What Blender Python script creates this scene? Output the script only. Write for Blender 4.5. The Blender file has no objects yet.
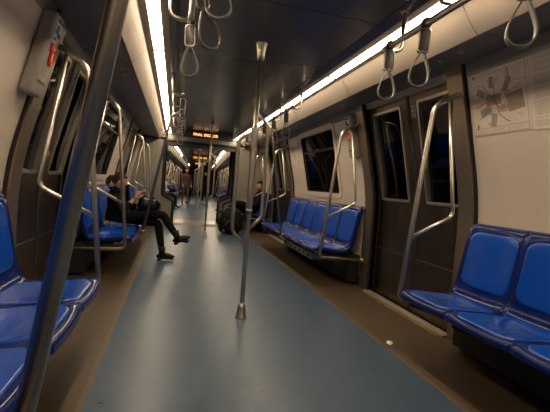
import bpy, bmesh, math, random
from mathutils import Vector, Matrix, Quaternion
rnd = random.Random(7)
SC = bpy.context.scene
COL = SC.collection
PI = math.pi

# ------------------------------------------------------------------ camera
cam_d = bpy.data.cameras.new('camera')
cam = bpy.data.objects.new('camera', cam_d)
COL.objects.link(cam)
SC.camera = cam
F_PX, VPX, VPY, ROLL = 395.0, 174.9, 179.7, 3.92
CAMPOS = Vector((-0.588, 0.0, 1.07))
cam_d.sensor_fit = 'HORIZONTAL'
cam_d.sensor_width = 36.0
cam_d.lens = 36.0 * F_PX / 550.0
cam_d.clip_start = 0.02
cam_d.clip_end = 120
# forward axis of the train seen at (VPX, VPY) of 550x412, camera leaning by ROLL degrees
ay = Vector((VPX - 275, -(VPY - 206), F_PX)).normalized()
u = Vector((math.sin(math.radians(ROLL)), math.cos(math.radians(ROLL)), 0))
az = (u - ay * u.dot(ay)).normalized()
ax = Vector((az.y * ay.z - az.z * ay.y, az.z * ay.x - az.x * ay.z, az.x * ay.y - az.y * ay.x))
if ax.x < 0:
    ax = -ax
right = Vector((ax.x, ay.x, az.x)); up = Vector((ax.y, ay.y, az.y)); fwd = Vector((ax.z, ay.z, az.z))
m = Matrix((( right.x, up.x, -fwd.x, CAMPOS.x), (right.y, up.y, -fwd.y, CAMPOS.y),
            (right.z, up.z, -fwd.z, CAMPOS.z), (0, 0, 0, 1)))
cam.matrix_world = m

# ------------------------------------------------------------------ world, light level
w = bpy.data.worlds.new('tunnel_dark'); SC.world = w
w.use_nodes = True
w.node_tree.nodes['Background'].inputs[0].default_value = (0.012, 0.011, 0.010, 1)
w.node_tree.nodes['Background'].inputs[1].default_value = 0.3
SC.view_settings.view_transform = 'Standard'
SC.view_settings.look = 'None'
SC.view_settings.gamma = 1.0
SC.view_settings.use_curve_mapping = False
SC.view_settings.exposure = 0.0
LAMP = 25.0                                    # strength of the ceiling light diffusers
SC.cycles.use_denoising = True
SC.cycles.max_bounces = 10
SC.cycles.diffuse_bounces = 5
SC.cycles.glossy_bounces = 5
SC.cycles.sample_clamp_indirect = 6

# ------------------------------------------------------------------ materials
def srgb(r, g, b):
    f = lambda c: (c / 12.92 if c <= 0.04045 else ((c + 0.055) / 1.055) ** 2.4)
    return (f(r / 255), f(g / 255), f(b / 255))

def mat(name, col, rough=0.5, metal=0.0, spec=0.5, noise=0.0, nscale=6.0, bump=0.0, bscale=60.0, coat=0.0,
        stretch=(1, 1, 1), rvar=0.0, emit=None, estr=0.0):
    M = bpy.data.materials.new(name); M.use_nodes = True
    nt = M.node_tree; b = nt.nodes['Principled BSDF']
    b.inputs['Base Color'].default_value = (*col, 1)
    b.inputs['Roughness'].default_value = rough
    b.inputs['Metallic'].default_value = metal
    b.inputs['Specular IOR Level'].default_value = spec
    b.inputs['Coat Weight'].default_value = coat
    b.inputs['Coat Roughness'].default_value = 0.12
    if emit:
        b.inputs['Emission Color'].default_value = (*emit, 1)
        b.inputs['Emission Strength'].default_value = estr
    if noise or bump or rvar:
        tc = nt.nodes.new('ShaderNodeTexCoord'); mp = nt.nodes.new('ShaderNodeMapping')
        mp.inputs['Scale'].default_value = stretch
        nt.links.new(tc.outputs['Object'], mp.inputs[0])
    if noise or rvar:
        n = nt.nodes.new('ShaderNodeTexNoise'); n.inputs['Scale'].default_value = nscale
        n.inputs['Detail'].default_value = 6
        nt.links.new(mp.outputs[0], n.inputs['Vector'])
    if noise:
        r = nt.nodes.new('ShaderNodeMapRange')
        r.inputs['From Min'].default_value = 0.25; r.inputs['From Max'].default_value = 0.75
        r.inputs['To Min'].default_value = 1 - noise; r.inputs['To Max'].default_value = 1 + noise
        nt.links.new(n.outputs['Fac'], r.inputs[0])
        mx = nt.nodes.new('ShaderNodeVectorMath'); mx.operation = 'SCALE'
        mx.inputs[0].default_value = col
        nt.links.new(r.outputs[0], mx.inputs['Scale'])
        nt.links.new(mx.outputs[0], b.inputs['Base Color'])
    if rvar:
        r2 = nt.nodes.new('ShaderNodeMapRange')
        r2.inputs['From Min'].default_value = 0.25; r2.inputs['From Max'].default_value = 0.75
        r2.inputs['To Min'].default_value = max(0.02, rough - rvar); r2.inputs['To Max'].default_value = rough + rvar
        nt.links.new(n.outputs['Fac'], r2.inputs[0])
        nt.links.new(r2.outputs[0], b.inputs['Roughness'])
    if bump:
        n2 = nt.nodes.new('ShaderNodeTexNoise'); n2.inputs['Scale'].default_value = bscale
        n2.inputs['Detail'].default_value = 4
        nt.links.new(mp.outputs[0], n2.inputs['Vector'])
        bp = nt.nodes.new('ShaderNodeBump'); bp.inputs['Strength'].default_value = bump
        bp.inputs['Distance'].default_value = 0.002
        nt.links.new(n2.outputs['Fac'], bp.inputs['Height'])
        nt.links.new(bp.outputs[0], b.inputs['Normal'])
    return M

def glass_mat(name, tint, refl=0.5):
    M = bpy.data.materials.new(name); M.use_nodes = True
    nt = M.node_tree; nt.nodes.clear()
    o = nt.nodes.new('ShaderNodeOutputMaterial'); mx = nt.nodes.new('ShaderNodeMixShader')
    t = nt.nodes.new('ShaderNodeBsdfTransparent'); t.inputs[0].default_value = (*tint, 1)
    g = nt.nodes.new('ShaderNodeBsdfGlossy'); g.inputs['Roughness'].default_value = 0.03
    g.inputs['Color'].default_value = (0.9, 0.9, 0.9, 1)
    f = nt.nodes.new('ShaderNodeFresnel'); f.inputs[0].default_value = 1.45
    nt.links.new(f.outputs[0], mx.inputs[0]); nt.links.new(t.outputs[0], mx.inputs[1])
    nt.links.new(g.outputs[0], mx.inputs[2]); nt.links.new(mx.outputs[0], o.inputs[0])
    return M

M = {}
ORD = ['first', 'second', 'third', 'fourth', 'fifth', 'sixth', 'seventh', 'eighth', 'ninth', 'tenth', 'eleventh']
M['floor_blue'] = mat('blue_linoleum', (0.062, 0.102, 0.158), 0.34, noise=0.16, nscale=9, rvar=0.07, bump=0.15, bscale=120)
M['floor_brown'] = mat('brown_linoleum', (0.098, 0.070, 0.044), 0.42, noise=0.18, nscale=7, rvar=0.08, bump=0.15, bscale=120)
M['yellow_strip'] = mat('worn_yellow_strip', (0.26, 0.17, 0.06), 0.5, noise=0.2)
M['floor_edge'] = mat('ochre_floor_joint', (0.15, 0.102, 0.058), 0.45, noise=0.15, nscale=12)
M['wall'] = mat('beige_wall_laminate', (0.68, 0.58, 0.48), 0.42, noise=0.05, nscale=3, bump=0.05, bscale=200)
M['end_wall'] = mat('grey_beige_end_panel', (0.25, 0.235, 0.195), 0.5, noise=0.06, nscale=3)
M['ceiling'] = mat('dark_grey_gloss_ceiling', (0.085, 0.084, 0.086), 0.26, spec=0.6)
M['step'] = mat('blue_grey_light_coaming', (0.055, 0.06, 0.075), 0.3, spec=0.6)
M['cove'] = mat('cream_cove_panel', (0.40, 0.335, 0.27), 0.45, noise=0.04, nscale=3)
M['soffit'] = mat('dark_grey_soffit', (0.19, 0.18, 0.175), 0.4, noise=0.08, nscale=4)
M['soffit_shade'] = mat('shaded_wall_beige', (0.30, 0.27, 0.235), 0.5, noise=0.05)  # wall beige darkened to stand in for the shade under the soffit
M['steel'] = mat('brushed_steel_tube', (0.60, 0.545, 0.475), 0.30, 1.0, noise=0.06, nscale=20, stretch=(1, 1, 0.1))
M['steel_dark'] = mat('worn_dark_steel', (0.30, 0.265, 0.225), 0.33, 1.0, noise=0.12, nscale=8, stretch=(1, 1, 0.15), rvar=0.06)
M['post'] = mat('brushed_steel_post', (0.40, 0.32, 0.24), 0.42, 1.0, noise=0.10, nscale=9, stretch=(6, 6, 0.2), rvar=0.06)
M['leaf'] = mat('brushed_door_steel', (0.155, 0.12, 0.086), 0.36, 1.0, noise=0.14, nscale=5, stretch=(1, 3, 0.3), rvar=0.07)
M['alu'] = mat('pale_aluminium', (0.62, 0.57, 0.50), 0.4, 1.0)
M['sill'] = mat('pale_door_sill', (0.42, 0.37, 0.31), 0.45, 0.3)
M['steel_satin'] = mat('satin_steel_tube', (0.62, 0.56, 0.49), 0.36, 1.0, noise=0.06, nscale=20, stretch=(1, 1, 0.1))
M['steel_pole'] = mat('matt_steel_tube', (0.42, 0.37, 0.31), 0.40, 1.0, noise=0.06, nscale=20, stretch=(1, 1, 0.1))
M['alu_trim'] = mat('warm_grey_light_trim', (0.40, 0.335, 0.275), 0.45, 0.35)
M['rubber'] = mat('black_rubber', (0.012, 0.011, 0.010), 0.6)
M['black'] = mat('black_plastic', (0.012, 0.012, 0.013), 0.35)
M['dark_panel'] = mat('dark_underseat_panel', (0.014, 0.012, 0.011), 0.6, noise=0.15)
M['grille'] = mat('pale_heater_panel', (0.6, 0.57, 0.53), 0.5)
M['seat_shell'] = mat('navy_seat_shell', (0.003, 0.017, 0.14), 0.17, spec=0.3, coat=0.0, noise=0.08, nscale=5)
M['seat_pad'] = mat('blue_seat_pad', (0.002, 0.072, 0.46), 0.22, spec=0.45, coat=0.2, noise=0.07, nscale=4, bump=0.05, bscale=40)
M['white'] = mat('white_label', (0.72, 0.70, 0.66), 0.5)
M['paper'] = mat('paper_poster', (0.74, 0.65, 0.55), 0.45, noise=0.03)
M['print_grey'] = mat('grey_print', (0.36, 0.295, 0.225), 0.5)
M['print_light'] = mat('light_grey_print', (0.52, 0.45, 0.38), 0.5)
M['print_dark'] = mat('dark_print', (0.09, 0.075, 0.07), 0.5)
M['print_red'] = mat('red_print', (0.62, 0.15, 0.07), 0.5)
M['print_blue'] = mat('blue_print', (0.05, 0.09, 0.28), 0.5)
M['print_gold'] = mat('yellow_print', (0.55, 0.32, 0.05), 0.5)
M['print_green'] = mat('green_print', (0.07, 0.25, 0.10), 0.5)
M['red'] = mat('red_plastic', (0.60, 0.035, 0.015), 0.35)
M['box_grey'] = mat('light_grey_box', (0.33, 0.295, 0.255), 0.38)
M['strap_belt'] = mat('grey_strap_belt', (0.14, 0.12, 0.095), 0.42, noise=0.1, nscale=30)
M['strap_clip'] = mat('dark_strap_clip', (0.045, 0.04, 0.036), 0.35)
M['glass'] = glass_mat('dark_tunnel_glass', (0.30, 0.30, 0.30))
M['lamp'] = mat('warm_light_diffuser', (0.9, 0.85, 0.75), 0.4, emit=(1.0, 0.80, 0.56), estr=LAMP)
M['led_hot'] = mat('led_text_bright', (0.3, 0.1, 0.05), 0.4, emit=(1.0, 0.42, 0.16), estr=3.2)
M['led_amber'] = mat('led_text_amber', (0.3, 0.1, 0.02), 0.4, emit=(1.0, 0.36, 0.03), estr=0.55)
M['skin'] = mat('skin', (0.50, 0.27, 0.17), 0.5, noise=0.05, nscale=20)
M['skin_pale'] = mat('pale_skin', (0.58, 0.34, 0.23), 0.5, noise=0.05, nscale=20)
M['hair_brown'] = mat('auburn_hair', (0.055, 0.018, 0.010), 0.55, spec=0.2, noise=0.35, nscale=14, stretch=(4, 4, 1), bump=0.5, bscale=90)
M['hair_dark'] = mat('dark_hair', (0.016, 0.012, 0.010), 0.6, spec=0.15, noise=0.3, nscale=14, bump=0.5, bscale=90)
M['hair_ginger'] = mat('ginger_hair', (0.32, 0.13, 0.045), 0.5, noise=0.3, nscale=14, bump=0.4, bscale=90)
M['cloth_black'] = mat('black_cloth', (0.006, 0.0055, 0.006), 0.85, spec=0.15, noise=0.25, nscale=12, bump=0.3, bscale=60)
M['cloth_coat'] = mat('charcoal_coat_cloth', (0.009, 0.008, 0.0075), 0.85, spec=0.15, noise=0.25, nscale=10, bump=0.3, bscale=60)
M['cloth_navy'] = mat('navy_cloth', (0.016, 0.022, 0.045), 0.8, noise=0.2, nscale=10)
M['cloth_white'] = mat('white_cloth', (0.50, 0.46, 0.42), 0.8, noise=0.1, nscale=8)
M['cloth_brown'] = mat('brown_cloth', (0.10, 0.055, 0.035), 0.8, noise=0.2, nscale=8)
M['cloth_jeans'] = mat('denim_cloth', (0.03, 0.045, 0.08), 0.8, noise=0.2, nscale=16)
M['cyan'] = mat('cyan_shoe', (0.02, 0.33, 0.42), 0.5)
M['leather'] = mat('black_leather', (0.007, 0.006, 0.0055), 0.4, spec=0.3, noise=0.2, nscale=20, bump=0.3, bscale=50)
M['bag'] = mat('black_bag_nylon', (0.008, 0.007, 0.006), 0.6, spec=0.2, noise=0.3, nscale=12, bump=0.4, bscale=40)
M['eye'] = mat('eye_white', (0.7, 0.66, 0.62), 0.3)
M['lip'] = mat('lips', (0.40, 0.13, 0.10), 0.5)
M['sign_glow'] = mat('amber_sign_face', (0.3, 0.15, 0.03), 0.4, emit=(1.0, 0.45, 0.08), estr=0.7)

# ------------------------------------------------------------------ mesh helpers
ORG = {}            # world origin of every Empty built here (no rotation while building)

class MB:
    def __init__(s): s.v = []; s.f = []; s.mi = []; s.sm = []
    def add(s, verts, faces, mi=0, smooth=False):
        o = len(s.v); s.v += [Vector(p) for p in verts]
        for f in faces:
            s.f.append([i + o for i in f]); s.mi.append(mi); s.sm.append(smooth)
        return s
    def box(s, x0, x1, y0, y1, z0, z1, mi=0):
        v = [(x, y, z) for x in (x0, x1) for y in (y0, y1) for z in (z0, z1)]
        return s.add(v, [(0, 1, 3, 2), (4, 6, 7, 5), (0, 4, 5, 1), (2, 3, 7, 6), (0, 2, 6, 4), (1, 5, 7, 3)], mi)
    def hexa(s, p, mi=0):       # p: 8 points, bottom loop 4 then top loop 4
        return s.add(p, [(3, 2, 1, 0), (4, 5, 6, 7), (0, 1, 5, 4), (1, 2, 6, 5), (2, 3, 7, 6), (3, 0, 4, 7)], mi)
    def rbox(s, c, sx, sy, sz, r=0.01, mi=0, rot=None):   # rounded box through bmesh bevel
        bm = bmesh.new(); bmesh.ops.create_cube(bm, size=1)
        for q in bm.verts: q.co = Vector((q.co.x * sx, q.co.y * sy, q.co.z * sz))
        bmesh.ops.bevel(bm, geom=bm.edges[:], offset=r, segments=3, affect='EDGES', profile=0.5)
        bm.verts.index_update()
        R = rot or Matrix.Identity(3)
        s.add([R @ q.co + Vector(c) for q in bm.verts], [[q.index for q in f.verts] for f in bm.faces], mi, True)
        bm.free(); return s
    def tube(s, pts, r, seg=12, closed=False, mi=0, flat=1.0, caps=True):
        pts = [Vector(p) for p in pts]; n = len(pts)
        rs = r if isinstance(r, (list, tuple)) else [r] * n
        T = []
        for i in range(n):
            a = pts[(i - 1) % n] if (closed or i > 0) else pts[i]
            b = pts[(i + 1) % n] if (closed or i < n - 1) else pts[i]
            T.append((b - a).normalized())
        ref = Vector((0, 0, 1)) if abs(T[0].z) < 0.9 else Vector((0, 1, 0))
        N = (ref - T[0] * ref.dot(T[0])).normalized()
        rings = []
        vs = []
        for i in range(n):
            if i: 
                q = T[i - 1].rotation_difference(T[i]); N = q @ N
                N = (N - T[i] * N.dot(T[i])).normalized()
            B = T[i].cross(N)
            for k in range(seg):
                a = 2 * PI * k / seg
                vs.append(pts[i] + (N * math.cos(a) * flat + B * math.sin(a)) * rs[i])
        fs = []
        m_ = n if closed else n - 1
        for i in range(m_):
            j = (i + 1) % n
            for k in range(seg):
                fs.append((i * seg + k, i * seg + (k + 1) % seg, j * seg + (k + 1) % seg, j * seg + k))
        o = len(s.v)
        s.add(vs, fs, mi, True)
        if not closed and caps:
            s.f.append([o + k for k in range(seg)][::-1]); s.mi.append(mi); s.sm.append(False)
            s.f.append([o + (n - 1) * seg + k for k in range(seg)]); s.mi.append(mi); s.sm.append(False)
        return s
    def lathe(s, prof, c=(0, 0, 0), seg=20, mi=0):      # prof: (r, z)
        vs = [(c[0] + r * math.cos(2 * PI * k / seg), c[1] + r * math.sin(2 * PI * k / seg), c[2] + z) for r, z in prof for k in range(seg)]
        fs = [(i * seg + k, i * seg + (k + 1) % seg, (i + 1) * seg + (k + 1) % seg, (i + 1) * seg + k) for i in range(len(prof) - 1) for k in range(seg)]
        o = len(s.v); s.add(vs, fs, mi, True)
        s.f.append([o + k for k in range(seg)][::-1]); s.mi.append(mi); s.sm.append(False)
        s.f.append([o + (len(prof) - 1) * seg + k for k in range(seg)]); s.mi.append(mi); s.sm.append(False)
        return s
    def ellipsoid(s, c, rx, ry, rz, R=None, nu=16, nv=10, mi=0, fn=None):
        vs = []; fs = []
        R = R or Matrix.Identity(3)
        for j in range(nv + 1):
            th = PI * j / nv
            for i in range(nu):
                ph = 2 * PI * i / nu
                d = Vector((math.sin(th) * math.cos(ph), math.sin(th) * math.sin(ph), math.cos(th)))
                k = fn(d) if fn else Vector((d.x * rx, d.y * ry, d.z * rz))
                vs.append(Vector(c) + R @ k)
        for j in range(nv):
            for i in range(nu):
                fs.append((j * nu + i, (j + 1) * nu + i, (j + 1) * nu + (i + 1) % nu, j * nu + (i + 1) % nu))
        return s.add(vs, fs, mi, True)
    def mapped(s, fn):
        s.v = [Vector(fn(p)) for p in s.v]; return s
    def build(s, name, mats, parent=None, weld=True):
        if not isinstance(mats, (list, tuple)): mats = [mats]
        me = bpy.data.meshes.new(name)
        o0 = Vector(ORG.get(parent.as_pointer(), (0, 0, 0))) if parent else Vector((0, 0, 0))
        me.from_pydata([tuple(p - o0) for p in s.v], [], s.f)
        for q in mats: me.materials.append(q)
        for p, i, sm in zip(me.polygons, s.mi, s.sm):
            p.material_index = i; p.use_smooth = sm
        bm = bmesh.new(); bm.from_mesh(me)
        if weld: bmesh.ops.remove_doubles(bm, verts=bm.verts, dist=1e-5)
        bmesh.ops.recalc_face_normals(bm, faces=bm.faces)
        bm.to_mesh(me); bm.free()
        o = bpy.data.objects.new(name, me); COL.objects.link(o)
        if parent:
            o.parent = parent
            ORG[o.as_pointer()] = tuple(o0)
        return o

def centre(o, base=True):
    """put the origin of a one-mesh thing at its base"""
    me = o.data; xs = [v.co.copy() for v in me.vertices]
    c = Vector((sum(p.x for p in xs) / len(xs), sum(p.y for p in xs) / len(xs), min(p.z for p in xs)))
    me.transform(Matrix.Translation(-c)); o.location = c
    return o

def tag(o, label=None, cat=None, group=None, kind=None):
    if label: o['label'] = label
    if cat: o['category'] = cat
    if group: o['group'] = group
    if kind: o['kind'] = kind
    return o

def thing(name, loc, label=None, cat=None, group=None, kind=None):
    o = bpy.data.objects.new(name, None); COL.objects.link(o)
    o.location = loc; o.empty_display_size = 0.1
    ORG[o.as_pointer()] = tuple(loc)
    return tag(o, label, cat, group, kind)

KIDS = {}
def dup(root, loc, rz=0.0, label=None, group=None, xf=None, skip=None):
    def rec(o, parent):
        c = o.copy(); COL.objects.link(c)
        if parent: c.parent = parent
        for ch in list(o.children):
            if skip and ch.name.split('.')[0] in skip: continue
            rec(ch, c)
        return c
    r = rec(root, None)
    place(r, loc, rz, xf)
    if label: r['label'] = label
    if group: r['group'] = group
    return r

def place(o, loc, rz=0.0, xf=None):
    p = Vector(loc); a = rz
    if xf: p = xf[0] @ p; a += xf[1]
    o.location = p; o.rotation_euler = (0, 0, a)

def fillet(pts, rads, n=6):
    """polyline with rounded corners; rads for the inner points"""
    pts = [Vector(p) for p in pts]; out = [pts[0]]
    for i in range(1, len(pts) - 1):
        r = rads[i - 1] if isinstance(rads, (list, tuple)) else rads
        a = (pts[i - 1] - pts[i]); b = (pts[i + 1] - pts[i])
        la, lb = a.length, b.length; a.normalize(); b.normalize()
        ang = a.angle(b); d = min(r / math.tan(ang / 2), la * 0.48, lb * 0.48)
        p0 = pts[i] + a * d; p1 = pts[i] + b * d
        for k in range(n + 1):
            t = k / n
            out.append((p0 * (1 - t) + pts[i] * t) * (1 - t) + (pts[i] * (1 - t) + p1 * t) * t)
    out.append(pts[-1]); return out

def rrect(w, h, r, n=5):
    """rounded rectangle outline centred at 0 as (x, y) list, CCW"""
    o = []
    for cx, cy, a0 in ((w / 2 - r, h / 2 - r, 0), (-w / 2 + r, h / 2 - r, 90), (-w / 2 + r, -h / 2 + r, 180), (w / 2 - r, -h / 2 + r, 270)):
        for k in range(n + 1):
            a = math.radians(a0 + 90 * k / n); o.append((cx + r * math.cos(a), cy + r * math.sin(a)))
    return o

# ------------------------------------------------------------------ car cross-section
WX, WZ = 1.60, 1.05
SLOPE = 0.245
def wallx(z, off=0.0):
    if z <= WZ - 0.25: return WX + off
    if z < WZ + 0.25: return WX + off - SLOPE * (z - WZ + 0.25) ** 2      # the side bends in gently above the waist
    return WX + off - SLOPE * (z - WZ)
ZTOP = 2.055            # where the soffit meets the wall
ZC = 2.187              # flat ceiling
# second car: follows behind a slight right-hand curve
PIV = Vector((0.03, 10.9, 0)); ANG = math.radians(-3.6)
XF2 = (Matrix.Translation(PIV) @ Matrix.Rotation(ANG, 4, 'Z') @ Matrix.Translation(-PIV), ANG)

def wallbox(mb, s, y0, y1, z0, z1, o0, o1, mi=0):
    """a slab that follows the wall: s side, offsets o0 (inner face) and o1 (outer face)"""
    cuts = [z0] + [c for c in (0.8, 0.86, 0.92, 0.98, 1.04, 1.10, 1.16, 1.22, 1.30) if z0 + 1e-4 < c < z1 - 1e-4] + [z1]
    for a, b in zip(cuts[:-1], cuts[1:]):
        xa0, xa1, xb0, xb1 = s * wallx(a, o0), s * wallx(a, o1), s * wallx(b, o0), s * wallx(b, o1)
        mb.hexa([(xa0, y0, a), (xa1, y0, a), (xa1, y1, a), (xa0, y1, a), (xb0, y0, b), (xb1, y0, b), (xb1, y1, b), (xb0, y1, b)], mi)

def wall_ring(mb, s, y0, y1, z0, z1, wd, r, o0, o1, mi=0):
    """rounded ring on the wall plane, width wd, from offset o0 to o1"""
    cy, cz = (y0 + y1) / 2, (z0 + z1) / 2; W_, H_ = y1 - y0, z1 - z0
    A = rrect(W_, H_, r, 6); B = rrect(W_ - 2 * wd, H_ - 2 * wd, max(0.005, r - wd), 6); n = len(A)
    vs = []
    for L, off in ((A, o0), (B, o0), (B, o1), (A, o1)):
        vs += [(s * wallx(cz + q, off), cy + p, cz + q) for p, q in L]
    fs = []
    for a in range(4):
        b = (a + 1) % 4
        for k in range(n):
            fs.append((a * n + k, a * n + (k + 1) % n, b * n + (k + 1) % n, b * n + k))
    mb.add(vs, fs, mi)

def struct(o, xf=None, name=None):
    o['kind'] = 'structure'
    if xf:
        o.matrix_world = xf[0] @ Matrix.Translation(o.location)
    return o

def build_shell(Y0, Y1, doors, windows, cuts, xf=None, suffix=0, seams=None):
    # ---- floor: brown base with the blue strip and its joints laid in
    f = MB().box(-1.75, 1.75, Y0, Y1, -0.06, 0.0).build('floor', M['floor_brown'])
    struct(f, xf)
    MB().box(-0.93, 0.93, Y0, Y1, 0.0, 0.004).build('floor_covering', M['floor_blue'], f)
    for s in (-1, 1):
        MB().box(s * 0.93, s * 0.955, Y0, Y1, 0.0, 0.005).build('floor_joint', M['floor_edge'], f)
        for a, b in doors[s]:
            MB().box(s * 1.495, s * 1.525, a + 0.05, b - 0.05, 0.0, 0.004).build('yellow_floor_strip', M['yellow_strip'], f)
            MB().box(s * 1.53, s * 1.615, a + 0.01, b - 0.01, 0.0, 0.012).build('door_sill', M['sill'], f)
    # ---- walls
    for s, nm in ((-1, 'wall_left'), (1, 'wall_right')):
        mb = MB()
        segs = []; a = Y0
        for d0, d1 in doors[s]: segs.append((a, d0)); a = d1
        segs.append((a, Y1))
        for a, b in segs:
            ws = [q for q in windows if q[0] > a and q[1] < b]
            y = a
            for w0, w1 in ws:
                wallbox(mb, s, y, w0, 0, ZTOP, 0, 0.05)
                wallbox(mb, s, w0, w1, 0, 1.02, 0, 0.05); wallbox(mb, s, w0, w1, 1.95, ZTOP, 0, 0.05)
                y = w1
            wallbox(mb, s, y, b, 0, ZTOP, 0, 0.05)
        for d0, d1 in doors[s]:      # header over the door, and the pocket behind the leaves
            wallbox(mb, s, d0, d1, 2.0, ZTOP, 0.02, 0.15)
        wl = mb.build(nm, M['wall']); struct(wl, xf)
        mb = MB()
        for a, b in segs: wallbox(mb, s, a, b, 1.965, ZTOP, -0.006, 0.0)
        mb.build('soffit_shade', M['soffit_shade'], wl)  # darker strip along the wall top, soffit shade put into its colour
        for a, b in segs:         # skirting
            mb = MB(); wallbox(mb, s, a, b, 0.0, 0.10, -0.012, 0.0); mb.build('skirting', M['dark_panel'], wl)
    # ---- ceiling
    mb = MB(); mb.box(-1.75, 1.75, Y0, Y1, 2.28, 2.33)
    ce = mb.build('ceiling', M['soffit']); struct(ce, xf)
    ed = [Y0] + seams + [Y1]
    for a, b in zip(ed[:-1], ed[1:]):
        MB().box(-0.63, 0.63, a + 0.004, b - 0.004, ZC, ZC + 0.02).build('ceiling_panel', M['ceiling'], ce)
    MB().box(-0.63, 0.63, Y0, Y1, ZC + 0.012, ZC + 0.04).build('ceiling_backing', M['rubber'], ce)
    cc = [Y0] + cuts + [Y1]
    for s in (-1, 1):
        # coaming between flat ceiling and light, trim strips either side of the light, soffit
        mb = MB()
        P = [(0.632, ZC - 0.004), (0.655, ZC - 0.012), (0.700, 2.166), (0.700, 2.205), (0.632, 2.215)]
        n = len(P); vs = [(s * x, y, z) for y in (Y0, Y1) for x, z in P]
        mb.add(vs, [tuple(range(n)), tuple(range(2 * n - 1, n - 1, -1))] + [(k, (k + 1) % n, n + (k + 1) % n, n + k) for k in range(n)])
        mb.build('light_coaming', M['step'], ce)
        MB().box(s * 0.700, s * 0.752, Y0, Y1, 2.158, 2.215).build('light_trim', M['alu_trim'], ce)
        MB().box(s * 0.834, s * 0.886, Y0, Y1, 2.158, 2.215).build('light_trim', M['alu_trim'], ce)
        MB().box(s * 0.752, s * 0.834, Y0, Y1, 2.196, 2.215).build('light_tray', M['white'], ce)
        for a, b in zip(cc[:-1], cc[1:]):
            mb = MB(); K = 8; Q = []
            for k in range(K + 1):
                t = k / K
                x = 0.886 + (1.0 - 0.886) * (t ** 1.15) ; z = 2.166 + (2.015 - 2.166) * (t ** 0.92)
                Q.append((x, z))
            Q2 = [(x + 0.02, z + 0.012) for x, z in Q][::-1]; P = Q + Q2; n = len(P)
            vs = [(s * x, y, z) for y in (a + 0.003, b - 0.003) for x, z in P]
            mb.add(vs, [tuple(range(n)), tuple(range(2 * n - 1, n - 1, -1))] + [(k, (k + 1) % n, n + (k + 1) % n, n + k) for k in range(n)], 0, False)
            mb.build('cove_panel', M['cove'], ce)
            mb = MB()
            P = [(1.002, 2.012), (1.02, 2.024), (1.40, ZTOP), (1.40, ZTOP + 0.02), (1.02, 2.05)]
            n = len(P); vs = [(s * x, y, z) for y in (a + 0.003, b - 0.003) for x, z in P]
            mb.add(vs, [tuple(range(n)), tuple(range(2 * n - 1, n - 1, -1))] + [(k, (k + 1) % n, n + (k + 1) % n, n + k) for k in range(n)])
            so = mb.build('soffit_panel', M['soffit'], ce)
            for yb in (a + 0.28, a + 0.48):
                if yb < b - 0.1:
                    MB().lathe([(0.016, -0.012), (0.018, -0.004), (0.018, 0.02)], (s * 1.12, yb, 2.03), 10).build('lock_knob', M['steel'], so)
    return ce

# first car and the second one beyond the gangway
D1 = [(2.62, 4.0), (7.25, 8.6)]
D1L = [(2.90, 4.22), (7.36, 8.65)]      # doors of the left side
W1 = [(0.15, 1.5), (4.93, 6.32)]
CUT1 = [-1.35, 0.29, 1.93, 3.57, 5.21, 6.85, 8.49]
YB = -2.6
YE = 9.75
build_shell(YB, YE, {1: D1, -1: D1L}, W1, CUT1, seams=[-0.8, 0.8, 2.4, 4.02, 5.62, 7.22, 8.82])
D2 = [(12.2, 13.55), (16.8, 18.15), (21.4, 22.75), (26.0, 27.35)]
W2 = [(14.5, 15.9), (19.1, 20.5), (23.7, 25.1)]
Y2, Y2E = 10.9, 33.0
build_shell(Y2, Y2E, {1: D2, -1: D2}, W2, [12.5, 14.1, 15.7, 17.3, 18.9, 20.5, 22.1, 23.7, 25.3, 26.9, 28.5], XF2, 1, seams=[12.5, 14.1, 15.7, 17.3, 18.9, 20.5, 22.1])

# rear wall behind the camera
struct(MB().box(-1.7, 1.7, YB - 0.06, YB, 0, 2.3).build('wall_back', M['end_wall']))

# ---- door posts (trim), one object each
def posts(ys, xf=None, sides=(-1, 1)):
    for a, b in ys:
        for s in sides:
            mb = MB(); wallbox(mb, s, a, b, 0, ZTOP - 0.002, -0.035, 0.11)
            o = mb.build('trim_1', M['post']); struct(o, xf)
            mb = MB(); wallbox(mb, s, (a if s > 0 else a) - 0.012, a, 0, ZTOP - 0.004, -0.02, 0.0)
            mb.build('joint_rubber', M['rubber'], o)
            mb = MB(); wallbox(mb, s, b, b + 0.012, 0, ZTOP - 0.004, -0.02, 0.0)
            mb.build('joint_rubber', M['rubber'], o)
posts([(2.46, 2.62), (4.0, 4.17), (7.08, 7.25), (8.6, 8.76)], None, (1,))
posts([(2.74, 2.90), (4.22, 4.37), (7.20, 7.36), (8.65, 8.81)], None, (-1,))
posts([(12.03, 12.2), (13.55, 13.72), (16.63, 16.8), (18.15, 18.32), (21.23, 21.4), (22.75, 22.92), (25.83, 26.0), (27.35, 27.52)], XF2)

# ---- windows (proto on the right, copies turned round)
def make_window(a, b, idx):
    yc = (a + b) / 2; s = 1
    t = thing('window_%d' % idx, (wallx(1.02), yc, 1.02), kind='structure')
    mb = MB(); wall_ring(mb, s, a - 0.05, b + 0.05, 0.985, 1.985, 0.075, 0.11, -0.014, 0.02); mb.build('window_frame', M['wall'], t)
    mb = MB(); wall_ring(mb, s, a + 0.022, b - 0.022, 1.055, 1.915, 0.016, 0.05, -0.010, 0.03); mb.build('window_seal', M['rubber'], t)
    mb = MB(); wallbox(mb, s, a + 0.01, b - 0.01, 1.06, 1.94, 0.028, 0.032); mb.build('pane', M['glass'], t)
    mb = MB(); wallbox(mb, s, a + 0.03, b - 0.03, 1.655, 1.685, 0.0, 0.026); mb.build('window_bar', M['black'], t)
    mb = MB(); wallbox(mb, s, yc - 0.05, yc + 0.05, 1.685, 1.71, 0.0, 0.02); mb.build('window_catch', M['black'], t)
    return t
wi = 0
WPROTO = make_window(*W1[1], 1)
wi = 1
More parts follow.
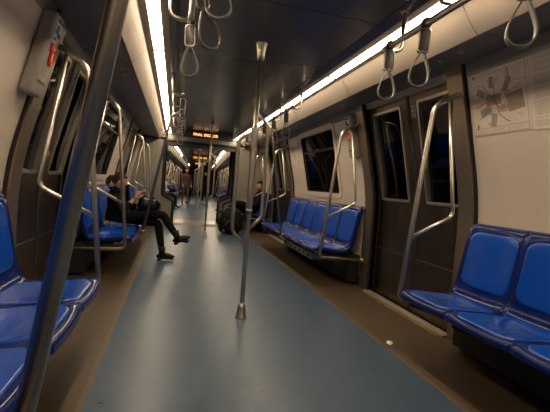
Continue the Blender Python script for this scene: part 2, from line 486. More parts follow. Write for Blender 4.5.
for k, (lst, xf) in enumerate(((W1, None), (W2, XF2))):
    for a, b in lst:
        for s in (1, -1):
            if xf is None and s == 1 and a == W1[1][0]: continue
            wi += 1
            o = dup(WPROTO, (s * wallx(1.02), (a + b) / 2, 1.02), 0 if s > 0 else PI, xf=xf); o.name = 'window_%d' % wi

# ---- doors
def make_door(a, b, idx):
    s = 1; yc = (a + b) / 2
    t = thing('door_%d' % idx, (wallx(0) + 0.07, yc, 0), kind='structure')
    o0, o1 = 0.055, 0.095
    for k, (y0, y1) in enumerate(((a, yc - 0.052), (yc - 0.008, b))):
        wy0, wy1 = (y0 + 0.07, y1 - 0.13) if k == 0 else (y0 + 0.11, y1 - 0.07)
        mb = MB()
        for q in ((y0, wy0, 0.012, 2.0), (wy1, y1, 0.012, 2.0), (wy0, wy1, 0.012, 1.04), (wy0, wy1, 1.93, 2.0)): wallbox(mb, s, *q, o0, o1)
        lf = mb.build('door_leaf', M['leaf'], t)
        mb = MB(); wall_ring(mb, s, wy0 - 0.012, wy1 + 0.012, 1.03, 1.94, 0.024, 0.03, o0 - 0.008, o1); mb.build('window_frame', M['alu'], lf)
        mb = MB(); wallbox(mb, s, wy0, wy1, 1.04, 1.93, 0.078, 0.082); mb.build('pane', M['glass'], lf)
        mb = MB(); wallbox(mb, s, y0 + 0.02, y1 - 0.02, 0.50, 0.512, o0 - 0.004, o0); mb.build('crease', M['steel_dark'], lf)
        mb = MB(); e0, e1 = (y1, y1 + 0.021) if k == 0 else (y0 - 0.021, y0)
        wallbox(mb, s, e0, e1, 0.012, 2.0, o0 - 0.004, o1 - 0.01); mb.build('rubber_edge', M['rubber'], lf)
        c = y1 - 0.055 if k == 0 else y0 + 0.055
        if k == 0:
            mb = MB(); wallbox(mb, s, c - 0.028, c + 0.028, 1.80, 1.905, o0 - 0.003, o0)
            st = mb.build('pictogram_sticker', M['print_light'], lf)
            mb = MB()      # a running figure with a bar
            wallbox(mb, s, c - 0.018, c + 0.016, 1.875, 1.892, o0 - 0.0045, o0 - 0.003)
            wallbox(mb, s, c - 0.018, c - 0.006, 1.835, 1.87, o0 - 0.0045, o0 - 0.003)
            wallbox(mb, s, c - 0.006, c + 0.018, 1.842, 1.852, o0 - 0.0045, o0 - 0.003)
            wallbox(mb, s, c + 0.004, c + 0.014, 1.81, 1.835, o0 - 0.0045, o0 - 0.003)
            mb.build('pictogram', M['print_dark'], lf)
        else:
            mb = MB(); wallbox(mb, s, c - 0.024, c + 0.024, 1.80, 1.905, o0 - 0.003, o0); mb.build('dark_sticker', M['print_dark'], lf)
            mb = MB(); wallbox(mb, s, c - 0.014, c + 0.014, 1.805, 1.825, o0 - 0.0045, o0 - 0.003); mb.build('sticker_mark', M['print_blue'], lf)
    mb = MB(); c = a + 0.60     # round yellow dot near the leading edge
    z = 1.20; rr = 0.022
    vs = [(wallx(z + rr * math.sin(2 * PI * k / 14), o0 - 0.003), c + rr * math.cos(2 * PI * k / 14), z + rr * math.sin(2 * PI * k / 14)) for k in range(14)]
    vs += [(x + 0.003, y, zz) for x, y, zz in vs]
    mb.add(vs, [tuple(range(14)), tuple(range(27, 13, -1))] + [(k, (k + 1) % 14, 14 + (k + 1) % 14, 14 + k) for k in range(14)])
    mb.build('round_sticker', M['print_gold'], t)
    mb = MB()
    mb.box(1.57, 1.80, a - 0.02, b + 0.02, -0.02, 0.004)
    mb.build('threshold', M['steel_dark'], t)
    return t
DPROTO = make_door(*D1[0], 1); di = 1
for s, lst, xf in ((1, D1, None), (-1, D1L, None), (1, D2, XF2), (-1, D2, XF2)):
    for a, b in lst:
            if xf is None and s == 1 and a == D1[0][0]: continue
            di += 1
            o = dup(DPROTO, (s * (wallx(0) + 0.07), (a + b) / 2, 0), 0 if s > 0 else PI, xf=xf); o.name = 'door_%d' % di

# ---- end wall with the gangway opening
def end_wall(y, d, xf=None, nm='wall_front', y_in=0):
    mb = MB()
    for s in (-1, 1):
        mb.box(s * 0.88, s * 1.7, y, y + d, 0, 2.05); mb.box(s * 0.58, s * 0.88, y, y + d, 0, 0.56)
        mb.hexa([(s * 0.58, y, 0.56), (s * 0.88, y, 0.56), (s * 0.88, y + d, 0.56), (s * 0.58, y + d, 0.56),
                 (s * 0.86, y, 0.68), (s * 0.88, y, 0.68), (s * 0.88, y + d, 0.68), (s * 0.86, y + d, 0.68)])
    mb.box(-1.7, 1.7, y, y + d, 2.0, 2.3)
    o = mb.build(nm, M['end_wall']); struct(o, xf)
    # dark rubber frame round the opening
    path = [(-0.60, y - 0.005, 0.01), (-0.60, y - 0.005, 0.57), (-0.86, y - 0.005, 0.70), (-0.86, y - 0.005, 1.98), (0.86, y - 0.005, 1.98),
            (0.86, y - 0.005, 0.70), (0.60, y - 0.005, 0.57), (0.60, y - 0.005, 0.01)]
    MB().tube(fillet(path, [0.06, 0.08, 0.05, 0.05, 0.08, 0.06]), 0.032, 8).build('gangway_frame', M['rubber'], o)
    return o
ew = end_wall(YE, 0.06)
MB().box(-0.82, 0.82, YE - 0.012, YE, 1.86, 2.0).build('header_band', M['black'], ew)
end_wall(Y2, 0.06, XF2)
o = MB().box(-1.75, 1.75, Y2E, Y2E + 0.05, 0, 2.3).build('wall_front', M['dark_panel']); struct(o, XF2)
# gangway: ribbed plates, pleated bellows
mb = MB()
mb.box(-0.93, 0.93, YE - 0.15, 11.0, -0.05, 0.006)
th = struct(mb.build('trim_2', M['steel_dark']))
for k in range(9):
    MB().box(-0.58, 0.58, YE - 0.10 + k * 0.055, YE - 0.075 + k * 0.055, 0.006, 0.012).build('tread_rib', M['alu_trim'], th)
MB().box(-0.80, 0.80, YE - 0.17, YE - 0.15, 0.0, 0.012).build('plate_edge', M['alu'], th)
mb = MB()
NB = 14
for s in (-1, 1):
    vs = []; fs = []
    for k in range(NB + 1):
        y = YE + 0.06 + (11.0 - YE - 0.06) * k / NB; x = 0.92 + (0.07 if k % 2 else 0)
        vs += [(s * x, y, -0.05), (s * x, y, 2.06)]
    for k in range(NB): fs.append((2 * k, 2 * k + 2, 2 * k + 3, 2 * k + 1))
    mb.add(vs, fs)
vs = []; fs = []
for k in range(NB + 1):
    y = YE + 0.06 + (11.0 - YE - 0.06) * k / NB; z = 2.0 + (0.06 if k % 2 else 0)
    vs += [(-1.0, y, z), (1.0, y, z)]
for k in range(NB): fs.append((2 * k, 2 * k + 1, 2 * k + 3, 2 * k + 2))
mb.add(vs, fs)
struct(mb.build('trim_3', M['rubber'], weld=False))

# ------------------------------------------------------------------ ceiling lights
def make_light(length):
    t = thing('ceiling_light', (0, 0, 2.146))
    n = 8; W_ = 0.041
    prof = [(W_ * math.cos(PI - PI * k / n), 2.164 - 0.014 * math.sin(PI * k / n)) for k in range(n + 1)] + [(W_, 2.192), (-W_, 2.192)]
    m_ = len(prof); L = length / 2 - 0.012
    vs = [(x, y, z) for y in (-L, L) for x, z in prof]
    MB().add(vs, [tuple(range(m_)), tuple(range(2 * m_ - 1, m_ - 1, -1))] + [(k, (k + 1) % m_, m_ + (k + 1) % m_, m_ + k) for k in range(m_)], 0, False).build('diffuser', M['lamp'], t)
    for s in (-1, 1):
        MB().box(-W_, W_, s * (L - 0.006), s * (length / 2), 2.146, 2.19).build('end_cap', M['alu_trim'], t)
    return t
LPROTO = make_light(1.64)
first = True
ys1 = [(CUT1[i] + CUT1[i + 1]) / 2 for i in range(len(CUT1) - 1)]
ords = ['behind the viewer', 'nearest', 'second', 'third', 'fourth', 'fifth', 'last']
for s, sd in ((1, 'right'), (-1, 'left')):
    for i, y in enumerate(ys1):
        lb = ('strip light on the %s, %s' % (sd, ['over the near end behind the view', 'directly above the near bench', 'reaching from the near bench to the first door', 'between first door and far bench', 'above the middle of the far bench', 'by the second door near the display'][i]))
        if first: o = LPROTO; first = False; place(o, (s * 0.793, y, 2.146))
        else: o = dup(LPROTO, (s * 0.793, y, 2.146))
        tag(o, lb, 'light', 'strip lights along the ceiling')
    # short rest at the end of the car
    o = dup(LPROTO, (s * 0.793, 9.12, 2.146), label='short last strip light of this carriage, %s side above the gangway seats' % sd)
    o.scale = (1, 0.75, 1)
for s, sd in ((1, 'right'), (-1, 'left')):
    for i in range(11):
        y = 11.7 + 1.6 * i
        tag(dup(LPROTO, (s * 0.793, y, 2.146), xf=XF2), '%s strip light from the gangway on the %s side of the next carriage' % (ORD[i], sd), 'light', 'strip lights of the next carriage')

# ------------------------------------------------------------------ benches
# seat cross-section for the right-hand side: x (towards the wall), z
SEATP = [(0.985, 0.385), (0.990, 0.415), (1.010, 0.432), (1.06, 0.438), (1.14, 0.430), (1.22, 0.418), (1.30, 0.412), (1.37, 0.414),
         (1.405, 0.425), (1.425, 0.45), (1.44, 0.50), (1.458, 0.58), (1.474, 0.67), (1.49, 0.76), (1.505, 0.84), (1.520, 0.895), (1.545, 0.925), (1.575, 0.930)]
def seat_len():
    L = [0]
    for a, b in zip(SEATP[:-1], SEATP[1:]): L.append(L[-1] + math.hypot(b[0] - a[0], b[1] - a[1]))
    return L
SL = seat_len()
def seat_prof(t):
    d = t * SL[-1]
    for i in range(len(SL) - 1):
        if d <= SL[i + 1] + 1e-9:
            k = (d - SL[i]) / (SL[i + 1] - SL[i]); a, b = SEATP[i], SEATP[i + 1]
            tx, tz = b[0] - a[0], b[1] - a[1]; l = math.hypot(tx, tz)
            return a[0] + tx * k, a[1] + tz * k, -tz / l, tx / l
    return (*SEATP[-1], 0, 1)
SEATW = 0.47
def seat_surf(uu, t, lift=0.0):
    """uu in -1..1 across, t 0..1 along the section; scooped in the middle, ridge between seats"""
    x, z, nx, nz = seat_prof(t)
    scoop = -0.022 * (1 - min(1, abs(uu)) ** 2.5)
    if t < 0.10: scoop *= t / 0.10
    if t > 0.90: scoop *= max(0.0, (1 - t) / 0.10)
    front = max(0.0, 1 - t / 0.30)
    x -= 0.010 * front * (1 - uu * uu) ; z -= 0.005 * front * (1 - abs(uu) ** 2)
    k = scoop + lift
    # n points out of the seat (towards the sitter)
    return Vector((x + nx * k, uu * SEATW / 2, z + nz * k))
def make_seat(parent, yc):
    NU, NT = 14, 34
    mb = MB(); vs = []; fs = []
    for i in range(NU + 1):
        uu = -1 + 2 * i / NU
        for j in range(NT + 1):
            vs.append(seat_surf(uu, j / NT) + Vector((0, yc, 0)))
    W_ = NT + 1
    for i in range(NU):
        for j in range(NT): fs.append((i * W_ + j, (i + 1) * W_ + j, (i + 1) * W_ + j + 1, i * W_ + j + 1))
    nb = len(vs)
    for i in range(NU + 1):                # underside / back
        uu = -1 + 2 * i / NU
        for j in range(NT + 1):
            x, z, nx, nz = seat_prof(j / NT)
            p = Vector((min(x - nx * 0.045, 1.585), uu * SEATW / 2 + yc, z - nz * 0.045 if j < 26 else z - 0.01))
            if j == 0: p = Vector((x + 0.01, uu * SEATW / 2 + yc, z - 0.01))
            p.x -= 0.010 * max(0.0, 1 - (j / NT) / 0.30) * (1 - uu * uu)
            vs.append(p)
    for i in range(NU):
        for j in range(NT): fs.append((nb + i * W_ + j, nb + i * W_ + j + 1, nb + (i + 1) * W_ + j + 1, nb + (i + 1) * W_ + j))
    for j in range(NT):
        fs.append((j, j + 1, nb + j + 1, nb + j)); a = NU * W_
        fs.append((a + j + 1, a + j, nb + a + j, nb + a + j + 1))
    for i in range(NU):
        fs.append((i * W_, nb + i * W_, nb + (i + 1) * W_, (i + 1) * W_))
        fs.append((i * W_ + NT, (i + 1) * W_ + NT, nb + (i + 1) * W_ + NT, nb + i * W_ + NT))
    mb.add(vs, fs, 0, True)
    st = mb.build('seat', M['seat_shell'], parent)
    def pad(t0, t1, name, w=0.80):
        hw, hh = w, (t1 - t0) / 2; tc = (t0 + t1) / 2
        out = rrect(2.0, 2.0, 0.34, 6); n = len(out)
        vs = [seat_surf(0, tc, 0.009) + Vector((0, yc, 0))]; fs = []
        R = [0.25, 0.5, 0.75, 0.92, 0.975, 1.0]
        for r in R:
            for p, q in out:
                lf = 0.009 if r < 0.95 else (0.007 if r < 0.99 else -0.001)
                vs.append(seat_surf(p * r * hw, tc + q * r * hh, lf) + Vector((0, yc, 0)))
        for k in range(n): fs.append((0, 1 + k, 1 + (k + 1) % n))
        for a in range(len(R) - 1):
            for k in range(n):
                fs.append((1 + a * n + k, 1 + (a + 1) * n + k, 1 + (a + 1) * n + (k + 1) % n, 1 + a * n + (k + 1) % n))
        MB().add(vs, fs, 0, True).build(name, M['seat_pad'], st)
    pad(0.070, 0.452, 'seat_pad', 0.88); pad(0.53, 0.915, 'back_pad', 0.87)
    return st
def make_bench(n, yc, label, group=None, grille=True):
    t = thing('seat_bench', (1.3, yc, 0), label, 'bench', group)
    L = n * SEATW / 2
    for k in range(n): make_seat(t, yc - L + SEATW * (k + 0.5))
    mb = MB(); mb.box(1.10, 1.16, yc - L + 0.02, yc + L - 0.02, 0.335, 0.365); mb.build('front_beam', M['steel_dark'], t)
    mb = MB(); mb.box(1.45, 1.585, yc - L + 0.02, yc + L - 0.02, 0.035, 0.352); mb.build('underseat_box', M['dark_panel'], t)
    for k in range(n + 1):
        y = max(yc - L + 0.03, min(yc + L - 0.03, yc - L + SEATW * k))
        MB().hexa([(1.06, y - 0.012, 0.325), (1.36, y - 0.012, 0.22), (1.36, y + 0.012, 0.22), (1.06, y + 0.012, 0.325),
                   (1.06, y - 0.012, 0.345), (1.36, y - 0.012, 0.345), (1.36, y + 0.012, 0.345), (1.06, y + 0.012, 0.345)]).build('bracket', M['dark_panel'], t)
    if grille and n > 3:
        g = MB().rbox((1.36, yc + 0.0, 0.185), 0.20, 1.25, 0.085, 0.01).build('heater_panel', M['grille'], t)
        for k in range(6):
            y = yc - 0.5 + 0.2 * k
            MB().box(1.254, 1.264, y - 0.03, y + 0.03, 0.170, 0.200).build('slot', M['rubber'], g)
    return t
GB = None
bR = make_bench(6, 5.625, 'blue six seat bench below the dark window on the right, between the two doors')
bA = dup(bR, (1.3, 1.02, 0), 0, 'blue bench at the right edge below the line map poster', skip=['heater_panel'])
bL = dup(bR, (-1.3, 5.79, 0), PI, 'blue bench on the left that the woman in black sits on', skip=['heater_panel'])
bLA = dup(bR, (-1.3, 1.085, 0), PI, 'blue bench in the lower left corner behind the nearest slanted pole', skip=['heater_panel'])
bLA.scale = (1, 1.06, 1)
bE = make_bench(2, 9.27, 'short blue bench beside the gangway that the man in the dark coat sits on')
bEl = dup(bE, (-1.3, 9.27, 0), PI, 'short blue bench on the left beside the gangway end panel')
for y in (11.5,):
    for s, sd in ((1, 'right'), (-1, 'left')):
        tag(dup(bE, (s * 1.3, y, 0), 0 if s > 0 else PI, xf=XF2), 'short blue bench just inside the next carriage, %s side' % sd, 'bench', 'blue benches in the next carriage')
for i, y in enumerate((15.2, 19.8, 24.4)):
    for s, sd in ((1, 'right'), (-1, 'left')):
        tag(dup(bR, (s * 1.3, y, 0), 0 if s > 0 else PI, xf=XF2, skip=['heater_panel']), '%s long blue bench in the next carriage, %s side' % (('first', 'second', 'third')[i], sd), 'bench', 'blue benches in the next carriage')

# ------------------------------------------------------------------ seat-end grab rails
def make_rail(y, label):
    t = thing('seat_end_rail', (1.3, y, 0), label, 'handrail', 'seat-end grab rails')
    main = fillet([(1.385, y, 1.86), (1.165, y, 1.745), (1.025, y, 0.335), (1.585, y, 0.315)], [0.13, 0.07], 8)
    MB().tube(main, 0.0175, 12).build('outer_tube', M['steel'], t)
    inner = fillet([(1.292, y, 1.79), (1.41, y, 0.965), (1.073, y, 0.79)], [0.07], 8)
    MB().tube(inner, 0.0145, 12).build('inner_tube', M['steel'], t)
    for p in ((1.375, 1.853), (1.548, 0.318)):
        mb = MB(); mb.tube([(p[0] - 0.012, y, p[1] - 0.004), (p[0] + 0.012, y, p[1] + 0.004)], 0.03, 12); mb.build('wall_flange', M['steel'], t)
    return t
rR1 = make_rail(2.49, 'seat end grab rail in front of the right door and map poster')
rails = [(1, 4.11, 'grab rail at the near end of the right far bench, beside the emergency box'),
         (1, 7.056, 'seat end grab rail at the far end of the right far bench'),
         (1, 8.775, 'grab rail past the second door on the right, in front of the seated man'),
         (-1, 2.757, 'seat end grab rail at the left door, below the grey emergency handle box'),
         (-1, 4.20, 'seat end grab rail nearest the seated woman on her left bench'),
         (-1, 7.23, 'grab rail at the far end of the left bench, in front of the woman'),
         (-1, 8.775, 'grab rail left of the gangway beyond the second left door')]
for s, y, lb in rails: dup(rR1, (s * 1.3, y, 0), 0 if s > 0 else PI, lb)
for i, y in enumerate((12.02, 13.74, 16.64, 18.34, 21.24, 22.94, 25.84)):
    for s in (1, -1):
        tag(dup(rR1, (s * 1.3, y, 0), 0 if s > 0 else PI, xf=XF2), '%s seat end rail past the gangway, %s side of the next carriage' % (ORD[i], 'right' if s > 0 else 'left'), 'handrail', 'seat-end rails in the next carriage')

# ------------------------------------------------------------------ ceiling rails and slanted poles
RX, RZ = 0.56, 1.955
def rail_z(s): return 1.937 if s > 0 else 1.955
def ceiling_rail(s, y0, y1, ys, label):
    RZ = rail_z(s)
    t = thing('ceiling_rail', (s * RX, (y0 + y1) / 2, RZ), label, 'handrail', 'ceiling grab rails for the straps')
    MB().tube([(s * RX, y0, RZ), (s * RX, y1, RZ)], 0.016, 12).build('rail_tube', M['steel'], t)
    for k, y in enumerate(ys):
        pts = fillet([(s * 0.672, y, ZC - 0.005), (s * 0.672, y, RZ + 0.0), (s * RX, y, RZ)], [0.06], 8)
        hg = MB().tube(pts, 0.0135, 12).build('hanger', M['steel'], t)
        MB().lathe([(0.026, 0), (0.026, 0.012)], (s * 0.672, y, ZC - 0.022), 12).build('hanger_flange', M['steel'], hg)
    for y in (y0, y1):
        MB().ellipsoid((s * RX, y, RZ), 0.017, 0.012, 0.017, nu=10, nv=6).build('end_cap', M['steel'], t)
    return t
ceiling_rail(1, -1.4, 2.17, (-0.9, 0.7, 2.16), 'steel strap rail under the right strip light, ending before the first door')
ceiling_rail(1, 4.02, 7.05, (4.12, 5.0, 6.0, 6.95), 'steel strap rail above the far right bench, past the first door')
ceiling_rail(-1, -1.4, 2.38, (-0.9, 0.7, 2.30), 'steel strap rail beside the left strip light, nearest, top left')
ceiling_rail(-1, 4.25, 7.05, (4.32, 5.0, 5.9, 6.95), 'steel strap rail beside the left strip light, beyond the first door')

def slanted(s, y, xb, xt, r, label):
    t = thing('slanted_pole', (s * xb, y, 0.36), label, 'pole', 'slanted poles from seat fronts to the ceiling rails')
    RZ = rail_z(s)
    pts = fillet([(s * xb, y, 0.37), (s * xt, y, 1.90), (s * (RX + 0.0), y, RZ)], [0.07], 8)
    MB().tube(pts, r, 18).build('tube', M['steel_pole'], t)
    MB().tube([(s * xb, y, 0.345), (s * (xb - 0.006), y, 0.39)], r + 0.008, 16).build('foot_socket', M['steel_dark'], t)
    MB().tube([(s * (xb + 0.0), y, 0.345), (s * (xb + 0.17), y, 0.345)], 0.016, 12).build('bracket_arm', M['steel_dark'], t)
    return t
slanted(-1, 1.136, 0.940, 0.706, 0.0265, 'thick slanted steel pole nearest the viewer, crossing the left foreground')
slanted(-1, 5.33, 0.945, 0.680, 0.017, 'slanted steel pole in front of the seated woman')
slanted(1, 5.45, 0.945, 0.680, 0.017, 'slanted steel pole at the middle of the far right bench')

# ------------------------------------------------------------------ centre poles with loops
def make_pole(x, y, label):
    t = thing('centre_pole', (x, y, 0), label, 'pole', 'upright poles along the aisle')
    MB().lathe([(0.0185, 0.08), (0.0185, ZC - 0.09)], (x, y, 0), 16).build('pole_tube', M['steel_satin'], t)
    MB().lathe([(0.046, 0.0), (0.046, 0.012), (0.041, 0.02), (0.030, 0.085), (0.028, 0.115), (0.0205, 0.118)], (x, y, 0), 20).build('base_socket', M['steel_satin'], t)
    MB().lathe([(0.0205, ZC - 0.128), (0.028, ZC - 0.125), (0.030, ZC - 0.095), (0.042, ZC - 0.016), (0.047, ZC - 0.006), (0.047, ZC)], (x, y, 0), 20).build('top_socket', M['steel_satin'], t)
    sl = MB().lathe([(0.025, 0.86), (0.0265, 0.88), (0.0265, 1.52), (0.0245, 1.54)], (x, y, 0), 18).build('sleeve', M['steel_satin'], t)
    MB().lathe([(0.0275, 0.845), (0.0275, 0.885)], (x, y, 0), 18).build('sleeve_collar', M['steel_dark'], t)
    lp = fillet([(x, y, 1.50), (x - 0.125, y, 1.43), (x - 0.125, y, 0.70), (x, y, 0.585)], [0.07, 0.09], 8)
    MB().tube(lp, 0.0145, 12).build('hand_loop', M['steel_satin'], t)
    lp = fillet([(x, y, 1.65), (x + 0.105, y, 1.56), (x + 0.105, y, 0.82), (x, y, 0.72)], [0.07, 0.09], 8)
    MB().tube(lp, 0.0145, 12).build('hand_loop', M['steel_satin'], t)
    return t
P1 = make_pole(0.0, 3.10, 'nearest upright steel pole in the aisle with two rounded hand loops')
dup(P1, (0.045, 7.80, 0), 0, 'second upright looped pole in the aisle, in front of the gangway')
tag(dup(P1, (0.0, 12.9, 0), 0.5, xf=XF2), 'first upright looped pole in the next carriage', 'pole')
tag(dup(P1, (0.0, 17.5, 0), 0.2, xf=XF2), 'second upright looped pole in the next carriage', 'pole')
tag(dup(P1, (0.0, 22.1, 0), 0, xf=XF2), 'farthest upright looped pole in the next carriage', 'pole')

# ------------------------------------------------------------------ straps
def make_strap():
    t = thing('hanging_strap', (0, 0, RZ))
    MB().tube([(0, -0.016, RZ), (0, 0.016, RZ)], 0.026, 14).build('rail_clamp', M['strap_clip'], t)
    cl = MB().rbox((0, 0, RZ - 0.086), 0.058, 0.024, 0.118, 0.010).build('clip', M['strap_clip'], t)
    ring = [(p * 1.0, -0.013, RZ - 0.086 + q) for p, q in rrect(0.054, 0.113, 0.016, 4)]
    MB().tube(ring, 0.0035, 6, closed=True).build('clip_rim', M['steel'], cl)
    pts = []
    n = 28
    for k in range(n):
        a = 2 * PI * k / n
        z = -math.cos(a); r = 0.046 * math.sin(a) * (0.62 - 0.42 * (-z)) / 0.72
        pts.append((r, 0, RZ - 0.220 - 0.088 * math.cos(a) * -1))
    # belt band: rectangular section swept round the teardrop
    vs = []; fs = []
    for k in range(n):
        p = Vector(pts[k]); a = Vector(pts[k - 1]); b = Vector(pts[(k + 1) % n]); tg = (b - a).normalized(); nn = Vector((tg.z, 0, -tg.x))
        for w_, d_ in ((-0.0145, -0.003), (0.0145, -0.003), (0.0145, 0.003), (-0.0145, 0.003)):
            vs.append(p + nn * d_ + Vector((0, w_, 0)))
    for k in range(n):
        j = (k + 1) % n
        for q in range(4): fs.append((k * 4 + q, k * 4 + (q + 1) % 4, j * 4 + (q + 1) % 4, j * 4 + q))
    MB().add(vs, fs).build('belt_loop', M['strap_belt'], t)
    return t
SP = make_strap()
strap_list = [(1, 2.10, 0.25, 'grey hanging strap at the end of the right rail, left of its larger twin'),
              (1, 1.76, 0.35, 'grey hanging strap in front of the first right door top'),
              (1, 1.17, 0.55, 'large grey hanging strap at the top right edge above the map poster'),
              (1, 4.28, 0.3, 'hanging strap at the near end of the far right rail, before the dark window'),
              (1, 4.85, 0.2, 'small hanging strap on the far right rail, second from its near end'),
              (1, 5.35, 0.4, 'small hanging strap on the far right rail, third from its near end'),
              (1, 6.2, 0.3, 'small hanging strap on the far right rail, fourth from its near end'),
              (1, 6.7, 0.1, 'small hanging strap on the far right rail, farthest'),
              (-1, 2.30, -0.45, 'pale hanging strap at the end of the near left rail, fully in view'),
              (-1, 1.80, 0.3, 'hanging strap at the top centre, second on the near left rail'),
              (-1, 1.48, -0.3, 'hanging strap cut by the top edge, third on the near left rail')]
for k, y in enumerate((4.34, 4.62, 4.9, 5.2, 5.7, 6.0, 6.35, 6.7)):
    strap_list.append((-1, y, 0.5 - 0.17 * k, 'hanging strap in the far left cluster beside the strip light, number %s along' % ['one, nearest', 'two', 'three', 'four', 'five', 'six', 'seven', 'eight, farthest'][k]))
for i, (s, y, a, lb) in enumerate(strap_list):
    if i == 0: o = SP; place(o, (s * RX, y, rail_z(s)), 0)
    else: o = dup(SP, (s * RX, y, rail_z(s)), 0)
    o.rotation_euler = (0.03 * math.sin(i * 2.1), -0.32 if i in (9, 10) else 0.05 * math.sin(i * 1.3), a * 0.5 if s < 0 else -a)
    tag(o, lb, 'strap', 'hanging straps')
for k in range(16):
    s = 1 if k % 2 else -1
    y = 13.9 + (k // 2) * 0.75
    tag(dup(SP, (s * RX, y, RZ), 0.2 * math.sin(k), xf=XF2), '%s hanging strap past the gangway in the %s row of the next carriage' % (ORD[k // 2], 'right' if s > 0 else 'left'), 'strap', 'straps in the next carriage')
for s in (1, -1):
    t = thing('ceiling_rail', (0, 0, RZ), 'strap rail in the next carriage beyond the gangway, %s side' % ('right' if s > 0 else 'left'), 'handrail')
    MB().tube([(s * RX, 13.7, RZ), (s * RX, 20.8, RZ)], 0.016, 10).build('rail_tube', M['steel'], t)
    for y in (13.8, 16.3, 18.6, 20.7):
        MB().tube(fillet([(s * 0.672, y, ZC), (s * 0.672, y, RZ), (s * RX, y, RZ)], [0.06], 5), 0.0135, 8).build('hanger', M['steel'], t)
    place(t, (0, 0, RZ), 0, XF2)

# ------------------------------------------------------------------ posters on the right wall
def wquad(mb, pts, mi, off):
    """thin printed patch: pts in (y, z) on the right wall"""
    n = len(pts)
    vs = [(wallx(z, off), y, z) for y, z in pts] + [(wallx(z, off + 0.0006), y, z) for y, z in pts]
    mb.add(vs, [tuple(range(n)), tuple(range(2 * n - 1, n - 1, -1))] + [(k, (k + 1) % n, n + (k + 1) % n, n + k) for k in range(n)], mi)
def wline(mb, pts, wd, mi, off):
    for (y0, z0), (y1, z1) in zip(pts[:-1], pts[1:]):
        d = Vector((y1 - y0, z1 - z0)); l = d.length
        if l < 1e-6: continue
        d /= l; nn = Vector((-d.y, d.x)) * wd / 2
        wquad(mb, [(y0 + nn.x, z0 + nn.y), (y1 + nn.x, z1 + nn.y), (y1 - nn.x, z1 - nn.y), (y0 - nn.x, z0 - nn.y)], mi, off)
PM = [M['print_grey'], M['print_light'], M['print_dark'], M['print_red'], M['print_blue'], M['print_gold'], M['print_green']]
YL, ZT, PW, PH = 2.425, 1.962, 0.475, 0.415
t = thing('map_poster', (wallx(1.55), YL - PW / 2, 1.545), 'beige poster with a metro line map on the right wall beside the door post', 'poster')
mb = MB(); wallbox(mb, 1, YL - PW, YL, ZT - PH, ZT, -0.004, 0); mb.build('sheet', M['paper'], t)
Pm = lambda a, b: (YL - a * PW, ZT - b * PH)
mb = MB()
def patch(cx, cy, w_, h_, ang, mi):
    ca, sa = math.cos(math.radians(ang)), math.sin(math.radians(ang))
    wquad(mb, [Pm(cx + (x * ca - y * sa), cy + (x * sa + y * ca)) for x, y in ((-w_ / 2, -h_ / 2), (w_ / 2, -h_ / 2), (w_ / 2, h_ / 2), (-w_ / 2, h_ / 2))], mi, -0.0048)
for q in ((0.20, 0.33, 0.16, 0.10, 30, 0), (0.40, 0.20, 0.08, 0.17, 8, 0), (0.66, 0.28, 0.085, 0.22, 28, 0), (0.78, 0.55, 0.26, 0.27, -8, 0), (0.27, 0.63, 0.20, 0.12, -18, 0),
          (0.40, 0.78, 0.10, 0.20, 12, 0), (0.42, 0.47, 0.26, 0.16, 0, 0), (0.60, 0.62, 0.12, 0.12, 0, 1), (0.33, 0.42, 0.10, 0.10, 20, 1), (0.66, 0.42, 0.09, 0.08, 30, 1)): patch(*q)
mb.build('map_districts', PM, t)
mb = MB()
wline(mb, [Pm(*p) for p in ((0.10, 0.55), (0.22, 0.50), (0.36, 0.49), (0.45, 0.53), (0.53, 0.63), (0.60, 0.62), (0.68, 0.60), (0.86, 0.61))], 0.008, 3, -0.0056)
wline(mb, [Pm(*p) for p in ((0.24, 0.22), (0.34, 0.36), (0.44, 0.50), (0.52, 0.62))], 0.0035, 2, -0.0056)
wline(mb, [Pm(*p) for p in ((0.52, 0.13), (0.45, 0.24), (0.44, 0.38), (0.46, 0.52), (0.50, 0.70), (0.60, 0.80), (0.68, 0.84))], 0.0045, 4, -0.0056)
wline(mb, [Pm(*p) for p in ((0.30, 0.45), (0.44, 0.40), (0.60, 0.38), (0.66, 0.50), (0.56, 0.62), (0.40, 0.60), (0.30, 0.45))], 0.0045, 5, -0.0056)
wline(mb, [Pm(*p) for p in ((0.14, 0.74), (0.28, 0.64), (0.38, 0.58))], 0.0035, 2, -0.0056)
wquad(mb, [Pm(*p) for p in ((0.06, 0.03), (0.11, 0.03), (0.11, 0.07), (0.085, 0.095), (0.06, 0.07))], 5, -0.0056)       # crest
wquad(mb, [Pm(*p) for p in ((0.085, 0.80), (0.12, 0.84), (0.10, 0.88), (0.09, 0.93), (0.075, 0.88), (0.085, 0.86))], 2, -0.0056)  # compass arrow
wline(mb, [Pm(0.13, 0.06), Pm(0.62, 0.06)], 0.004, 1, -0.0056)
for k, c in enumerate((3, 2, 3, 6, 5)): wquad(mb, [Pm(0.67, 0.05 + k * 0.035), Pm(0.71, 0.05 + k * 0.035), Pm(0.71, 0.068 + k * 0.035), Pm(0.67, 0.068 + k * 0.035)], c, -0.0056)
for k in range(6): wline(mb, [Pm(0.74, 0.055 + k * 0.032), Pm(0.92 - 0.03 * (k % 3), 0.055 + k * 0.032)], 0.003, 1, -0.0056)
for e in (((0.645, 0.03), (0.645, 0.26)), ((0.645, 0.26), (0.96, 0.26)), ((0.96, 0.02), (0.96, 0.98)), ((0.04, 0.885), (0.96, 0.885)), ((0.04, 0.985), (0.96, 0.985)), ((0.04, 0.885), (0.04, 0.985)), ((0.34, 0.885), (0.34, 0.985)), ((0.64, 0.885), (0.64, 0.985))):
    wline(mb, [Pm(*e[0]), Pm(*e[1])], 0.0028, 0, -0.0056)
